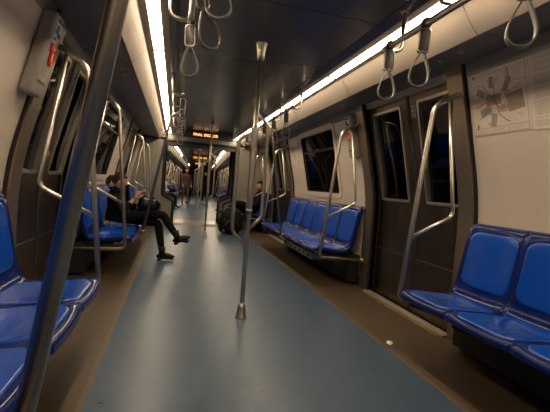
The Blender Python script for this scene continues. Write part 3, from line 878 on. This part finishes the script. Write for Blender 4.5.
for k in range(4):
    for a in (0.07, 0.37, 0.67): wline(mb, [Pm(a, 0.905 + k * 0.02), Pm(a + 0.22 - 0.03 * ((k + int(a * 10)) % 3), 0.905 + k * 0.02)], 0.0022, 1, -0.0056)
rr = random.Random(3)
for k in range(46):       # station names as tiny bars
    a, b = rr.uniform(0.12, 0.86), rr.uniform(0.16, 0.84); l = rr.uniform(0.03, 0.07)
    if a > 0.60 and b < 0.28: continue
    wline(mb, [Pm(a, b), Pm(a + l, b - 0.004)], 0.0028, 2 if k % 3 == 0 else 0, -0.0056)
mb.build('map_print', PM, t)
YL2, PW2 = 1.944, 0.46
t = thing('text_poster', (wallx(1.55), YL2 - PW2 / 2, 1.545), 'beige poster full of small grey text, right of the map poster', 'poster')
mb = MB(); wallbox(mb, 1, YL2 - PW2, YL2, ZT - PH - 0.01, ZT, -0.004, 0); mb.build('sheet', M['paper'], t)
mb = MB(); rr = random.Random(5)
Pm2 = lambda a, b: (YL2 - a * PW2, ZT - b * PH)
b = 0.05
while b < 0.97:
    if rr.random() < 0.16: b += 0.022; continue
    wline(mb, [Pm2(0.04 + (0.03 if rr.random() < 0.2 else 0), b), Pm2(0.96 - rr.random() ** 2 * 0.25, b)], 0.0042, 1, -0.0048); b += 0.0225
wline(mb, [Pm2(0.03, 0.02), Pm2(0.97, 0.02)], 0.003, 0, -0.0048)
mb.build('text_lines', PM, t)
t = thing('small_map_poster', (wallx(1.55), 6.76, 1.50), 'small pale poster left of the dark window over the far right bench', 'poster')
mb = MB(); wallbox(mb, 1, 6.56, 6.97, 1.50, 1.90, -0.004, 0); mb.build('sheet', M['paper'], t)
mb = MB()
for q in (((6.86, 1.80), (6.72, 1.80), (6.70, 1.74), (6.80, 1.70), (6.88, 1.74)), ((6.84, 1.70), (6.74, 1.70), (6.74, 1.58), (6.80, 1.58))): wquad(mb, list(q), 1, -0.0048)
wquad(mb, [(6.66, 1.56), (6.60, 1.56), (6.60, 1.52), (6.66, 1.52)], 1, -0.0048)
mb.build('map_print', PM, t)

# ------------------------------------------------------------------ emergency handle boxes
def make_ebox(y, label):
    z0, z1 = 1.50, 2.0
    t = thing('emergency_handle_box', (wallx(z0), y, z0), label, 'emergency handle', 'emergency handle boxes by the doors')
    R = Matrix.Rotation(-math.atan(SLOPE), 3, 'Y')
    zc = 1.75
    def put(mb, dx, dy, dz, sx, sy, sz, r, mi=0):      # dx inward, in wall frame
        mb.rbox(Vector((wallx(zc), y, zc)) + R @ Vector((-dx, dy, dz)), sx, sy, sz, r, mi, R)
    mb = MB(); put(mb, 0.043, 0, 0, 0.084, 0.17, 0.50, 0.025); mb.build('housing', M['box_grey'], t)
    mb = MB(); put(mb, 0.085, 0.0, 0.155, 0.005, 0.115, 0.14, 0.002)
    lb = mb.build('label', M['white'], t)
    mb = MB()
    for dy, dz, sy, sz in ((0.0, 0.055, 0.11, 0.02), (0.025, 0.005, 0.04, 0.05), (-0.02, -0.02, 0.05, 0.025), (0.03, -0.05, 0.03, 0.015)):
        put(mb, 0.0882, dy * 0.9, 0.155 + dz, 0.002, sy, sz, 0.0008)
    mb.build('label_print', M['print_blue'], lb)
    mb = MB(); put(mb, 0.084, 0.0, -0.03, 0.006, 0.12, 0.18, 0.003); mb.build('handle_recess', M['box_grey'], t)
    ring = []
    for k in range(18):
        a = 2 * PI * k / 18; ring.append(Vector((wallx(zc), y, zc)) + R @ Vector((-0.095, 0.026 * math.cos(a), 0.0 + 0.048 * math.sin(a))))
    h = MB().tube(ring, 0.009, 8, closed=True).build('red_handle', M['red'], t)
    mb = MB(); put(mb, 0.091, 0.0, 0.0, 0.012, 0.028, 0.05, 0.004); mb.build('handle_core', M['white'], h)
    mb = MB(); put(mb, 0.091, 0.03, 0.05, 0.016, 0.04, 0.05, 0.005); mb.build('handle_tab', M['red'], h)
    mb = MB(); put(mb, 0.084, -0.0, -0.16, 0.006, 0.13, 0.016, 0.002); mb.build('key_slot', M['black'], t)
    return t
E1 = make_ebox(4.30, 'small emergency box with blue white label on the right wall beside the far bench rail')
dup(E1, (-wallx(1.50), 2.63, 1.50), PI, 'large grey emergency handle box with red handle at the top left')

# ------------------------------------------------------------------ LED sign
YS = 8.98
t = thing('display_sign', (0.0, YS, 2.05), 'dark ceiling display with amber destination text before the gangway', 'sign')
MB().box(-0.62, 0.62, YS, YS + 0.10, 2.035, ZC - 0.001).build('housing', M['black'], t)
MB().box(-0.40, 0.40, YS - 0.004, YS, 2.055, 2.155).build('display_face', M['black'], t)
def text_mesh(txt, size, loc, name, material, parent, width=None):
    cu = bpy.data.curves.new(name, 'FONT'); cu.body = txt; cu.size = size; cu.align_x = 'CENTER'; cu.extrude = 0.001; cu.offset = 0.0
    tmp = bpy.data.objects.new('tmp_text', cu); COL.objects.link(tmp)
    dg = bpy.context.evaluated_depsgraph_get(); me = bpy.data.meshes.new_from_object(tmp.evaluated_get(dg))
    bpy.data.objects.remove(tmp)
    xs = [v.co.x for v in me.vertices]; sc = (width / (max(xs) - min(xs))) if width else 1
    off = Vector(ORG[parent.as_pointer()])
    me.transform(Matrix.Diagonal((sc, 1, 1, 1)))
    me.transform(Matrix.Translation(Vector(loc) - off) @ Matrix.Rotation(PI / 2, 4, 'X'))
    me.materials.clear(); me.materials.append(material)
    o = bpy.data.objects.new(name, me); COL.objects.link(o); o.parent = parent
    return o
text_mesh('FINAL: EROILOR', 0.085, (0.01, YS - 0.007, 2.078), 'led_text', M['led_hot'], t, 0.54)

# ------------------------------------------------------------------ scrap of paper on the floor
mb = MB(); vs = [(1.0, 2.50, 0.003), (1.035, 2.52, 0.006), (1.05, 2.555, 0.003), (1.02, 2.57, 0.010), (0.99, 2.54, 0.004)]
vs += [(x, y, z + 0.0015) for x, y, z in vs]
mb.add(vs, [(0, 1, 2, 3, 4), (9, 8, 7, 6, 5)] + [(k, (k + 1) % 5, 5 + (k + 1) % 5, 5 + k) for k in range(5)])
o = centre(mb.build('paper_scrap', M['white'])); tag(o, 'tiny white paper scrap on the brown floor by the right door', 'litter'); o.location.z = 0.001

#PEOPLE
# ------------------------------------------------------------------ people
def skin_eval(V, E, Rr, sub=2):
    """one continuous surface grown round a joint skeleton"""
    me = bpy.data.meshes.new('tmp_skin'); me.from_pydata([tuple(p) for p in V], E, [])
    o = bpy.data.objects.new('tmp_skin', me); COL.objects.link(o)
    md = o.modifiers.new('Skin', 'SKIN'); md.use_smooth_shade = True
    if not me.skin_vertices: 
        bpy.context.view_layer.objects.active = o
    sv = me.skin_vertices[0].data
    for i, r in enumerate(Rr):
        sv[i].radius = r if isinstance(r, tuple) else (r, r); sv[i].use_root = (i == 0)
    sd = o.modifiers.new('Sub', 'SUBSURF'); sd.levels = sub; sd.render_levels = sub
    dg = bpy.context.evaluated_depsgraph_get()
    m2 = bpy.data.meshes.new_from_object(o.evaluated_get(dg))
    vs = [v.co.copy() for v in m2.vertices]; fs = [list(p.vertices) for p in m2.polygons]
    bpy.data.objects.remove(o); bpy.data.meshes.remove(m2)
    return vs, fs

def seg_d(p, a, b):
    ab = b - a; t = max(0, min(1, (p - a).dot(ab) / max(1e-9, ab.length_squared))); return (p - a - ab * t).length

def basis(f, upv=Vector((0, 0, 1))):
    f = f.normalized(); r = f.cross(upv).normalized(); u_ = r.cross(f).normalized()
    return Matrix(((r.x, f.x, u_.x), (r.y, f.y, u_.y), (r.z, f.z, u_.z)))

def head_fn(sc):
    def fn(d):
        x, y, z = d.x * 0.076, d.y * 0.094, d.z * 0.114
        if d.z < 0: x *= 1 - 0.30 * (-d.z) ** 1.3
        if d.z < -0.2 and d.y < 0: y *= 1 - 0.35 * (-d.z - 0.2)
        if d.y > 0:
            g = lambda cx, cz, sx, sz: math.exp(-((x - cx) / sx) ** 2 - ((z - cz) / sz) ** 2)
            y += 0.026 * g(0, -0.022, 0.013, 0.022) + 0.010 * g(0, 0.012, 0.010, 0.03)       # nose and bridge
            y -= 0.010 * (g(0.032, 0.004, 0.018, 0.014) + g(-0.032, 0.004, 0.018, 0.014))     # eye sockets
            y += 0.005 * g(0, 0.028, 0.05, 0.010)                                             # brow
            y += 0.007 * g(0, -0.062, 0.022, 0.010) + 0.010 * g(0, -0.098, 0.022, 0.016)      # lips, chin
        return Vector((x, y, z)) * sc
    return fn

def hand_chain(wrist, d, palm_n, side, sc, curl=0.6):
    """palm with five fingers; d: along the hand, palm_n: out of the palm, side: +1 thumb towards d x palm_n"""
    d = d.normalized(); n = (palm_n - d * palm_n.dot(d)).normalized(); sd = d.cross(n) * side
    out_v, out_f = [], []
    def app(vs, fs):
        o = len(out_v); out_v.extend(vs); out_f.extend([[i + o for i in f] for f in fs])
    V = [wrist, wrist + d * 0.035 * sc, wrist + d * 0.085 * sc]
    vs, fs = skin_eval(V, [(0, 1), (1, 2)], [(0.022 * sc, 0.022 * sc), (0.034 * sc, 0.020 * sc), (0.036 * sc, 0.016 * sc)], 1)
    app(vs, fs)
    for k, L in enumerate((0.070, 0.078, 0.073, 0.058)):
        p = wrist + d * 0.088 * sc + sd * (0.030 - 0.020 * k) * sc
        V = [p - d * 0.02 * sc]; a = 0.15
        for seg in (0.5, 0.3, 0.25):
            V.append(V[-1] + (d * math.cos(a) + n * math.sin(a)) * (L * seg + (0.02 if len(V) == 1 else 0)) * sc); a += curl * (1 + 0.1 * k)
        vs, fs = skin_eval(V, [(0, 1), (1, 2), (2, 3)], [0.0088 * sc, 0.0085 * sc, 0.0078 * sc, 0.0065 * sc], 1); app(vs, fs)
    p = wrist + d * 0.030 * sc + sd * 0.024 * sc
    V = [p, p + (d * 0.6 + sd * 0.6 + n * 0.35) * 0.040 * sc, p + (d * 1.1 + sd * 0.55 + n * 0.8) * 0.055 * sc, p + (d * 1.7 + sd * 0.45 + n * 1.1) * 0.055 * sc]
    vs, fs = skin_eval(V, [(0, 1), (1, 2), (2, 3)], [0.012 * sc, 0.0105 * sc, 0.009 * sc, 0.0075 * sc], 1); app(vs, fs)
    return out_v, out_f

def human(name, base, J, look, sc, mats, label, sleeve=0.8, sub=2, group=None, hands=None, fit=1.0, detail=True):
    """J: joints in world coordinates. mats: top, bottom, shoe, skin"""
    P = {k: Vector(v) for k, v in J.items()}
    t = thing(name, base, label, 'person', group)
    names = ['pelvis', 'waist', 'chest', 'neck0', 'neck1']
    V = [P['pelvis'], P['pelvis'].lerp(P['chest'], 0.5) , P['chest'], P['neck'], P['head'] + (P['neck'] - P['head']) * 0.35]
    Rr = [(0.135 * sc * fit, 0.115 * sc * fit), (0.125 * sc * fit, 0.100 * sc * fit), (0.135 * sc * fit, 0.110 * sc * fit), (0.062 * sc, 0.060 * sc), (0.050 * sc, 0.050 * sc)]
    E = [(0, 1), (1, 2), (2, 3), (3, 4)]
    bones = [(V[0], V[1], 0, 0.13), (V[1], V[2], 0, 0.13), (V[2], V[3], 0, 0.10), (V[3] + (V[4] - V[3]) * 0.35, V[4], 3, 0.05)]
    def chain(start, pts, rad, lab):
        i = start
        for p, r, l in zip(pts, rad, lab):
            V.append(p); Rr.append(r); E.append((i, len(V) - 1)); bones.append((V[i], p, l, r if not isinstance(r, tuple) else r[0])); i = len(V) - 1
    for S in 'lr':
        sh, el, wr = P['sh_' + S], P['el_' + S], P['wr_' + S]
        m1 = el.lerp(wr, sleeve)
        chain(2, [sh, sh.lerp(el, 0.5), el, m1, wr], [0.062 * sc * fit, 0.054 * sc * fit, 0.046 * sc * fit, 0.037 * sc, 0.027 * sc], [0, 0, 0, 0, 3])
        hp, kn, an, to = P['hip_' + S], P['kn_' + S], P['an_' + S], P['to_' + S]
        chain(0, [hp, hp.lerp(kn, 0.5), kn, kn.lerp(an, 0.35), an, an.lerp(to, 0.55) + Vector((0, 0, -0.012)), to],
              [0.100 * sc * fit, 0.092 * sc * fit, 0.068 * sc, 0.062 * sc, 0.044 * sc, (0.040 * sc, 0.032 * sc), (0.030 * sc, 0.024 * sc)], [1, 1, 1, 1, 1, 2, 2])
    vs, fs = skin_eval(V, E, Rr, sub)
    mi = []
    for f in fs:
        c = sum((vs[i] for i in f), Vector()) / len(f)
        best = min(bones, key=lambda b: seg_d(c, b[0], b[1]) - 0.6 * b[3]); mi.append(best[2])
    mb = MB(); mb.add(vs, fs, 0, True); mb.mi = mi
    B = basis(Vector(look)); H = P['head']
    nu, nv = (40, 28) if detail else (20, 14)
    mb.ellipsoid(H, 0, 0, 0, B, nu, nv, 3, head_fn(sc))
    if detail:
        for s in (-1, 1):
            mb.ellipsoid(H + B @ Vector((s * 0.032, 0.0815, 0.004)) * sc, 0.0125 * sc, 0.008 * sc, 0.007 * sc, B, 10, 8, 4)
            mb.ellipsoid(H + B @ Vector((s * 0.032, 0.0885, 0.004)) * sc, 0.005 * sc, 0.003 * sc, 0.005 * sc, B, 8, 6, 5)
            mb.ellipsoid(H + B @ Vector((s * 0.076, -0.008, -0.008)) * sc, 0.008 * sc, 0.018 * sc, 0.030 * sc, B, 10, 8, 3)
            mb.ellipsoid(H + B @ Vector((s * 0.031, 0.090, 0.024)) * sc, 0.017 * sc, 0.005 * sc, 0.0032 * sc, B, 8, 6, 5)
        mb.ellipsoid(H + B @ Vector((0, 0.0965, -0.062)) * sc, 0.021 * sc, 0.006 * sc, 0.0065 * sc, B, 10, 8, 6)
    if hands:
        for S, d, n, sd, cu in hands:
            hv, hf = hand_chain(P['wr_' + S], Vector(d), Vector(n), sd, sc, cu); mb.add(hv, hf, 3, True)
    else:
        for S in 'lr':
            d = (P['wr_' + S] - P['el_' + S]).normalized()
            if detail:
                hv, hf = hand_chain(P['wr_' + S], d, Vector((0, 0, -1)) if abs(d.z) < 0.8 else Vector((1, 0, 0)), 1, sc, 0.5); mb.add(hv, hf, 3, True)
            else:
                mb.ellipsoid(P['wr_' + S] + d * 0.06 * sc, 0.035 * sc, 0.075 * sc, 0.02 * sc, basis(d, Vector((0.3, 0.9, 0.1))), 8, 8, 3)
    mb.build('body', [mats[0], mats[1], mats[2], mats[3], M['eye'], M['black'], M['lip']], t, weld=False)
    return t, H, B

def hair_cap(t, H, B, sc, material, low=-0.35, length=0.0, fringe=0.30):
    """hair shell over the skull, open at the face, optional fall at the back"""
    mb = MB(); nu, nv = 30, 18; vs = []; fs = []
    for j in range(nv + 1):
        for i in range(nu):
            ph = 2 * PI * i / nu
            fy = math.sin(ph)
            lo = math.acos(max(-0.99, low)) if fy < 0.15 else math.acos(fringe + 0.25 * (1 - abs(fy)) * 0)
            k = max(0, min(1, (fy + 0.35) / 0.7)); lo_ = math.acos(max(-0.99, low)) * (1 - k) + math.acos(fringe) * k
            th = lo_ * j / nv
            d = Vector((math.sin(th) * math.cos(ph), math.sin(th) * math.sin(ph), math.cos(th)))
            p = Vector((d.x * 0.086, d.y * 0.106 - 0.006, d.z * 0.127 + 0.004))
            if length and d.z < 0 and fy < 0.2: p.z -= length * (-d.z)
            p *= 1 + 0.02 * math.sin(9 * ph + 3 * th)
            vs.append(H + B @ p * sc)
    for j in range(nv):
        for i in range(nu): fs.append((j * nu + i, (j + 1) * nu + i, (j + 1) * nu + (i + 1) % nu, j * nu + (i + 1) % nu))
    mb.add(vs, fs, 0, True)
    return mb.build('hair', material, t, weld=False)

# --- the woman in black on the left bench
yw = 5.56
Jw = dict(pelvis=(-1.305, yw, 0.535), chest=(-1.355, yw - 0.01, 0.735), neck=(-1.335, yw - 0.01, 0.865), head=(-1.285, yw - 0.02, 0.995),
          sh_r=(-1.355, yw - 0.155, 0.800), el_r=(-1.215, yw - 0.19, 0.590), wr_r=(-1.085, yw - 0.11, 0.785),
          sh_l=(-1.335, yw + 0.150, 0.800), el_l=(-1.170, yw + 0.19, 0.610), wr_l=(-1.030, yw + 0.10, 0.735),
          hip_r=(-1.255, yw - 0.085, 0.520), kn_r=(-0.715, yw - 0.10, 0.600), an_r=(-0.510, yw - 0.25, 0.320), to_r=(-0.355, yw - 0.27, 0.270),
          hip_l=(-1.255, yw + 0.085, 0.510), kn_l=(-0.765, yw - 0.08, 0.480), an_l=(-0.690, yw - 0.22, 0.093), to_l=(-0.540, yw - 0.22, 0.035))
wom, H, B = human('person', (-1.1, yw, 0), Jw, (1, 0.06, -0.24), 0.90, (M['cloth_black'], M['cloth_black'], M['leather'], M['skin_pale']),
                  'woman in black with auburn ponytail, legs crossed on the left bench, looking at her phone', sleeve=0.62, fit=0.92,
                  hands=[('r', (0.45, 0.10, 0.85), (0.5, 0.75, -0.2), -1, 0.75), ('l', (0.7, -0.35, 0.35), (0.2, -0.9, 0.1), 1, 0.7)])
hr = hair_cap(wom, H, B, 0.90, M['hair_brown'], low=-0.45, fringe=0.42)
mb = MB()
pt = [H + B @ Vector(p) * 0.9 for p in ((0, -0.092, 0.030), (0, -0.125, 0.020), (0, -0.150, -0.025), (0, -0.145, -0.085), (0, -0.125, -0.135))]
mb.tube(fillet(pt, 0.03, 4), [0.024, 0.026, 0.028] + [0.034] * (len(fillet(pt, 0.03, 4)) - 6) + [0.024, 0.014, 0.004], 12)
mb.build('ponytail', M['hair_brown'], wom)
mb = MB(); mb.tube([H + B @ Vector((0.03 * math.cos(a), -0.108, 0.026 + 0.026 * math.sin(a))) * 0.9 for a in [2 * PI * k / 12 for k in range(12)]], 0.007, 8, closed=True)
mb.build('hair_tie', M['black'], wom)
# ankle boots
def boot(ank, toe, upv, parent, sc=1.0):
    A_, T_ = Vector(ank), Vector(toe); f = (T_ - A_); upv = Vector(upv).normalized(); f = (f - upv * f.dot(upv)).normalized(); l = upv.cross(f)
    R_ = Matrix(((f.x, l.x, upv.x), (f.y, l.y, upv.y), (f.z, l.z, upv.z)))
    fn = lambda d: Vector((d.x * 0.135 + 0.055, d.y * (0.042 if d.x > 0 else 0.036), max(d.z * (0.055 - 0.016 * max(0, d.x)), -0.034))) * sc
    b = MB().ellipsoid(A_ - upv * 0.042 * sc, 0, 0, 0, R_, 24, 14, 0, fn)
    b.tube([A_ - upv * 0.03 * sc, A_ + upv * 0.03 * sc, A_ + upv * 0.10 * sc], [0.046 * sc, 0.047 * sc, 0.052 * sc], 14)
    o = b.build('ankle_boot', M['leather'], parent, weld=False)
    MB().rbox(A_ - upv * 0.087 * sc - f * 0.035 * sc, 0.06 * sc, 0.062 * sc, 0.034 * sc, 0.006, 0, R_).build('boot_heel', M['leather'], o)
    MB().rbox(A_ - upv * 0.080 * sc + f * 0.085 * sc, 0.19 * sc, 0.072 * sc, 0.012 * sc, 0.005, 0, R_).build('boot_sole', M['black'], o)
boot((-0.690, yw - 0.22, 0.0925), (-0.530, yw - 0.22, 0.0925), (0, 0, 1), wom, 0.88)
boot((-0.510, yw - 0.25, 0.320), (-0.335, yw - 0.27, 0.275), (-0.30, 0.0, 0.95), wom, 0.88)
# hem of the jacket over the hips
mb = MB(); c = Vector(Jw['pelvis']) + Vector((0.02, 0, 0.02))
mb.lathe([(0.150, -0.085), (0.158, -0.06), (0.155, 0.02), (0.135, 0.12)], c, 22)
mb.build('jacket_hem', M['cloth_black'], wom)
# jacket collar and hem
mb = MB(); c = Vector(Jw['neck']) + Vector((-0.005, 0, -0.005))
mb.tube([c + Vector((0.062 * math.cos(a) , 0.066 * math.sin(a), 0.012 - 0.03 * math.cos(a))) for a in [2 * PI * k / 18 for k in range(18)]], 0.017, 8, closed=True)
mb.build('jacket_collar', M['cloth_black'], wom)
# phone in her hand
t = thing('phone', (-1.01, yw - 0.06, 0.83), 'dark phone held up in the hand of the woman in black', 'phone')
Rp = Matrix.Rotation(math.radians(-35), 3, 'Y') @ Matrix.Rotation(math.radians(8), 3, 'Z')
MB().rbox((-1.005, yw - 0.055, 0.885), 0.011, 0.072, 0.135, 0.004, 0, Rp).build('case', M['black'], t)
MB().rbox(Vector((-1.005, yw - 0.055, 0.885)) + Rp @ Vector((-0.0058, 0, 0)), 0.001, 0.064, 0.122, 0.0004, 0, Rp).build('screen', M['step'], t)
# handbag on her lap
t = thing('handbag', (-0.90, yw, 0.60), 'slouchy black handbag resting on the lap of the seated woman', 'bag')
def bagfn(d):
    k = 1 + 0.05 * math.sin(7 * d.x + 3 * d.y) + 0.04 * math.sin(11 * d.y + 5 * d.z)
    sgn = lambda q, e: math.copysign(abs(q) ** e, q)
    return Vector((sgn(d.x, 0.6) * 0.145, sgn(d.y, 0.6) * 0.12, sgn(d.z, 0.7) * (0.085 if d.z < 0 else 0.095))) * k
MB().ellipsoid((-0.905, yw + 0.01, 0.705), 0, 0, 0, Matrix.Rotation(0.10, 3, 'Y'), 28, 18, 0, bagfn).build('bag_body', M['leather'], t)
for dy in (-0.05, 0.05):
    MB().tube(fillet([(-1.00, yw + dy, 0.76), (-0.96, yw + dy, 0.83), (-0.86, yw + dy, 0.82), (-0.81, yw + dy, 0.75)], 0.04, 5), 0.009, 8).build('bag_handle', M['leather'], t)
MB().tube([(-1.00, yw, 0.793), (-0.90, yw, 0.802), (-0.81, yw, 0.785)], 0.006, 6).build('zip', M['steel_dark'], t)
MB().rbox((-0.86, yw - 0.118, 0.69), 0.10, 0.012, 0.07, 0.005).build('front_pocket', M['bag'], t)

# --- the man on the right by the gangway
ym = 9.10
Jm = dict(pelvis=(1.30, ym, 0.54), chest=(1.385, ym, 0.80), neck=(1.385, ym, 0.945), head=(1.355, ym - 0.01, 1.075),
          sh_r=(1.375, ym + 0.19, 0.875), el_r=(1.25, ym + 0.22, 0.62), wr_r=(1.04, ym + 0.10, 0.70),
          sh_l=(1.375, ym - 0.19, 0.875), el_l=(1.27, ym - 0.23, 0.62), wr_l=(1.07, ym - 0.10, 0.69),
          hip_r=(1.25, ym + 0.095, 0.52), kn_r=(0.80, ym + 0.08, 0.53), an_r=(0.74, ym + 0.10, 0.105), to_r=(0.60, ym + 0.11, 0.045),
          hip_l=(1.25, ym - 0.095, 0.53), kn_l=(0.83, ym - 0.03, 0.66), an_l=(0.62, ym + 0.02, 0.42), to_l=(0.50, ym + 0.04, 0.50))
man, H, B = human('person', (1.1, ym, 0), Jm, (-1, -0.35, -0.12), 1.0, (M['cloth_coat'], M['cloth_black'], M['leather'], M['skin']),
                  'man in a dark coat sitting by the gangway on the right, behind the hand loops', sleeve=0.85, fit=1.25,
                  hands=[('r', (-0.95, -0.2, 0.1), (0, -0.7, -0.6), 1, 0.6), ('l', (-0.95, 0.25, 0.1), (0, 0.7, -0.6), -1, 0.6)])
hair_cap(man, H, B, 1.0, M['hair_dark'], low=-0.45, fringe=0.50)
boot((0.74, ym + 0.10, 0.105), (0.58, ym + 0.11, 0.105), (0, 0, 1), man, 1.0)
boot((0.62, ym + 0.02, 0.42), (0.50, ym + 0.04, 0.47), (0.36, 0.0, 0.93), man, 1.0)
mb = MB(); c = Vector(Jm['neck'])
mb.tube([c + Vector((0.08 * math.cos(a), 0.085 * math.sin(a), -0.01 + 0.03 * math.cos(a))) for a in [2 * PI * k / 18 for k in range(18)]], 0.026, 8, closed=True)
mb.build('coat_collar', M['cloth_coat'], man)
# big black backpack on the floor before him
t = thing('backpack', (0.62, 8.42, 0), 'large black backpack standing on the floor at the feet of the seated man', 'bag')
def packfn(d):
    sgn = lambda q, e: math.copysign(abs(q) ** e, q)
    k = 1 + 0.03 * math.sin(9 * d.z + 4 * d.x) + 0.03 * math.sin(8 * d.x + 6 * d.y)
    w_ = 1.0 - 0.22 * max(0, d.z)
    return Vector((sgn(d.x, 0.62) * 0.265 * w_, sgn(d.y, 0.62) * 0.17 * w_, sgn(d.z, 0.72) * 0.285)) * k
Rb = Matrix.Rotation(math.radians(8), 3, 'Y')
MB().ellipsoid((0.63, 8.42, 0.285), 0, 0, 0, Rb, 32, 22, 0, packfn).build('pack_body', M['bag'], t)
MB().ellipsoid((0.59, 8.27, 0.20), 0.17, 0.07, 0.14, Rb, 20, 14, 0, lambda d: Vector((math.copysign(abs(d.x) ** 0.6, d.x) * 0.17, math.copysign(abs(d.y) ** 0.6, d.y) * 0.06, math.copysign(abs(d.z) ** 0.6, d.z) * 0.13))).build('front_pocket', M['bag'], t)
MB().tube(fillet([(0.56, 8.42, 0.545), (0.57, 8.42, 0.62), (0.68, 8.42, 0.62), (0.69, 8.42, 0.54)], 0.03, 5), 0.011, 8).build('top_handle', M['bag'], t)
for dx in (-0.12, 0.10):
    MB().tube(fillet([(0.63 + dx, 8.56, 0.50), (0.63 + dx * 1.2, 8.66, 0.38), (0.63 + dx * 1.2, 8.64, 0.14), (0.63 + dx, 8.57, 0.06)], 0.08, 5), 0.018, 8, flat=0.4).build('shoulder_strap', M['bag'], t)
MB().tube([(0.63 + 0.15 * math.cos(a), 8.21 , 0.20 + 0.10 * math.sin(a)) for a in [PI * k / 10 for k in range(11)]], 0.005, 6).build('zip', M['steel_dark'], t)
MB().rbox((0.47, 8.25, 0.10), 0.05, 0.02, 0.05, 0.005).build('buckle', M['print_grey'], t)

# --- passengers in the next carriage
def pose(x, y, ang, kind, sc):
    f = Vector((math.cos(ang), math.sin(ang), 0)); l = Vector((-f.y, f.x, 0)); o = Vector((x, y, 0))
    p = lambda a, b, c: tuple(o + (f * a + l * b) * sc + Vector((0, 0, c * sc)))
    if kind == 'stand':
        J = dict(pelvis=p(0, 0, 0.95), chest=p(-0.01, 0, 1.28), neck=p(0, 0, 1.47), head=p(0.03, 0, 1.62))
        for S, q in (('l', 1), ('r', -1)):
            J['sh_' + S] = p(0, q * 0.18, 1.40); J['el_' + S] = p(0.0, q * 0.23, 1.12); J['wr_' + S] = p(0.16 if q > 0 else 0.05, q * 0.19, 0.93)
            J['hip_' + S] = p(0, q * 0.09, 0.90); J['kn_' + S] = p(0.03 * q + 0.02, q * 0.10, 0.50); J['an_' + S] = p(0.03 * q - 0.02, q * 0.11, 0.09); J['to_' + S] = p(0.03 * q + 0.15, q * 0.13, 0.03)
    else:
        J = dict(pelvis=p(0, 0, 0.57), chest=p(-0.04, 0, 0.84), neck=p(-0.01, 0, 1.02), head=p(0.05, 0, 1.16))
        for S, q in (('l', 1), ('r', -1)):
            J['sh_' + S] = p(-0.02, q * 0.17, 0.95); J['el_' + S] = p(0.06, q * 0.22, 0.68); J['wr_' + S] = p(0.28, q * 0.10, 0.68)
            J['hip_' + S] = p(0.04, q * 0.09, 0.52); J['kn_' + S] = p(0.46, q * 0.10, 0.52); J['an_' + S] = p(0.46, q * 0.10, 0.09); J['to_' + S] = p(0.63, q * 0.12, 0.03)
    return J, (f.x, f.y, -0.15)
PASS = [(-1.00, 14.6, 0.05, 'sit', 0.97, ('cloth_white', 'cloth_black', 'cyan', 'skin_pale'), 'hair_ginger', 0.10, 'ginger haired seated passenger with cyan shoes in the next carriage'),
        (-0.93, 15.5, 0.0, 'sit', 0.95, ('cloth_white', 'cloth_jeans', 'leather', 'skin_pale'), 'hair_ginger', 0.06, 'seated passenger in white jacket and jeans in the next carriage'),
        (-0.10, 18.2, -1.2, 'stand', 0.95, ('cloth_brown', 'cloth_brown', 'leather', 'skin_pale'), 'hair_brown', 0.16, 'standing passenger in brown with long auburn hair in the next carriage'),
        (0.10, 19.4, 2.6, 'stand', 0.80, ('cloth_navy', 'cloth_black', 'leather', 'skin'), 'hair_dark', 0.0, 'short standing passenger in navy behind the one in brown'),
        (0.86, 19.6, -1.8, 'stand', 0.92, ('cloth_black', 'cloth_black', 'leather', 'skin'), 'hair_dark', 0.0, 'standing passenger all in black at the right of the next aisle'),
        (1.62, 15.3, PI - 0.05, 'sit', 1.0, ('cloth_coat', 'cloth_black', 'leather', 'skin'), 'hair_dark', 0.0, 'seated passenger in a dark coat on the right bench of next carriage')]
for x, y, a, kd, sc, mt, hm, ln, lb in PASS:
    J, lk = pose(x, y, a, kd, sc)
    t, H, B = human('person', (x, y, 0), J, lk, sc, tuple(M[q] for q in mt), lb, sub=1, detail=False)
    hair_cap(t, H, B, sc, M[hm], low=-0.4, length=ln, fringe=0.4)
t = thing('shoulder_bag', (-0.62, 14.55, 0.62), 'dark bag on the lap of the ginger haired passenger in the next carriage', 'bag')
MB().rbox((-0.66, 14.58, 0.69), 0.24, 0.26, 0.16, 0.05).build('bag_body', M['bag'], t)
MB().tube(fillet([(-0.75, 14.50, 0.74), (-0.72, 14.50, 0.84), (-0.60, 14.50, 0.84), (-0.57, 14.50, 0.74)], 0.03, 4), 0.009, 6).build('bag_handle', M['bag'], t)
# amber signs hanging from the ceiling of the next carriage
for i, y in enumerate((17.0, 22.6)):
    t = thing('display_sign', (0, 0, 1.98), ('nearer', 'farther')[i] + ' small amber sign under the ceiling of the next carriage', 'sign')
    MB().box(-0.33, 0.33, y, y + 0.08, 1.99, ZC - 0.001).build('housing', M['black'], t)
    for k in range(3): MB().box(-0.28 + 0.20 * k, -0.12 + 0.20 * k, y - 0.004, y, 2.03, 2.11).build('lit_sign_face', M['sign_glow'], t)
    place(t, (0, 0, 1.98), 0, XF2)
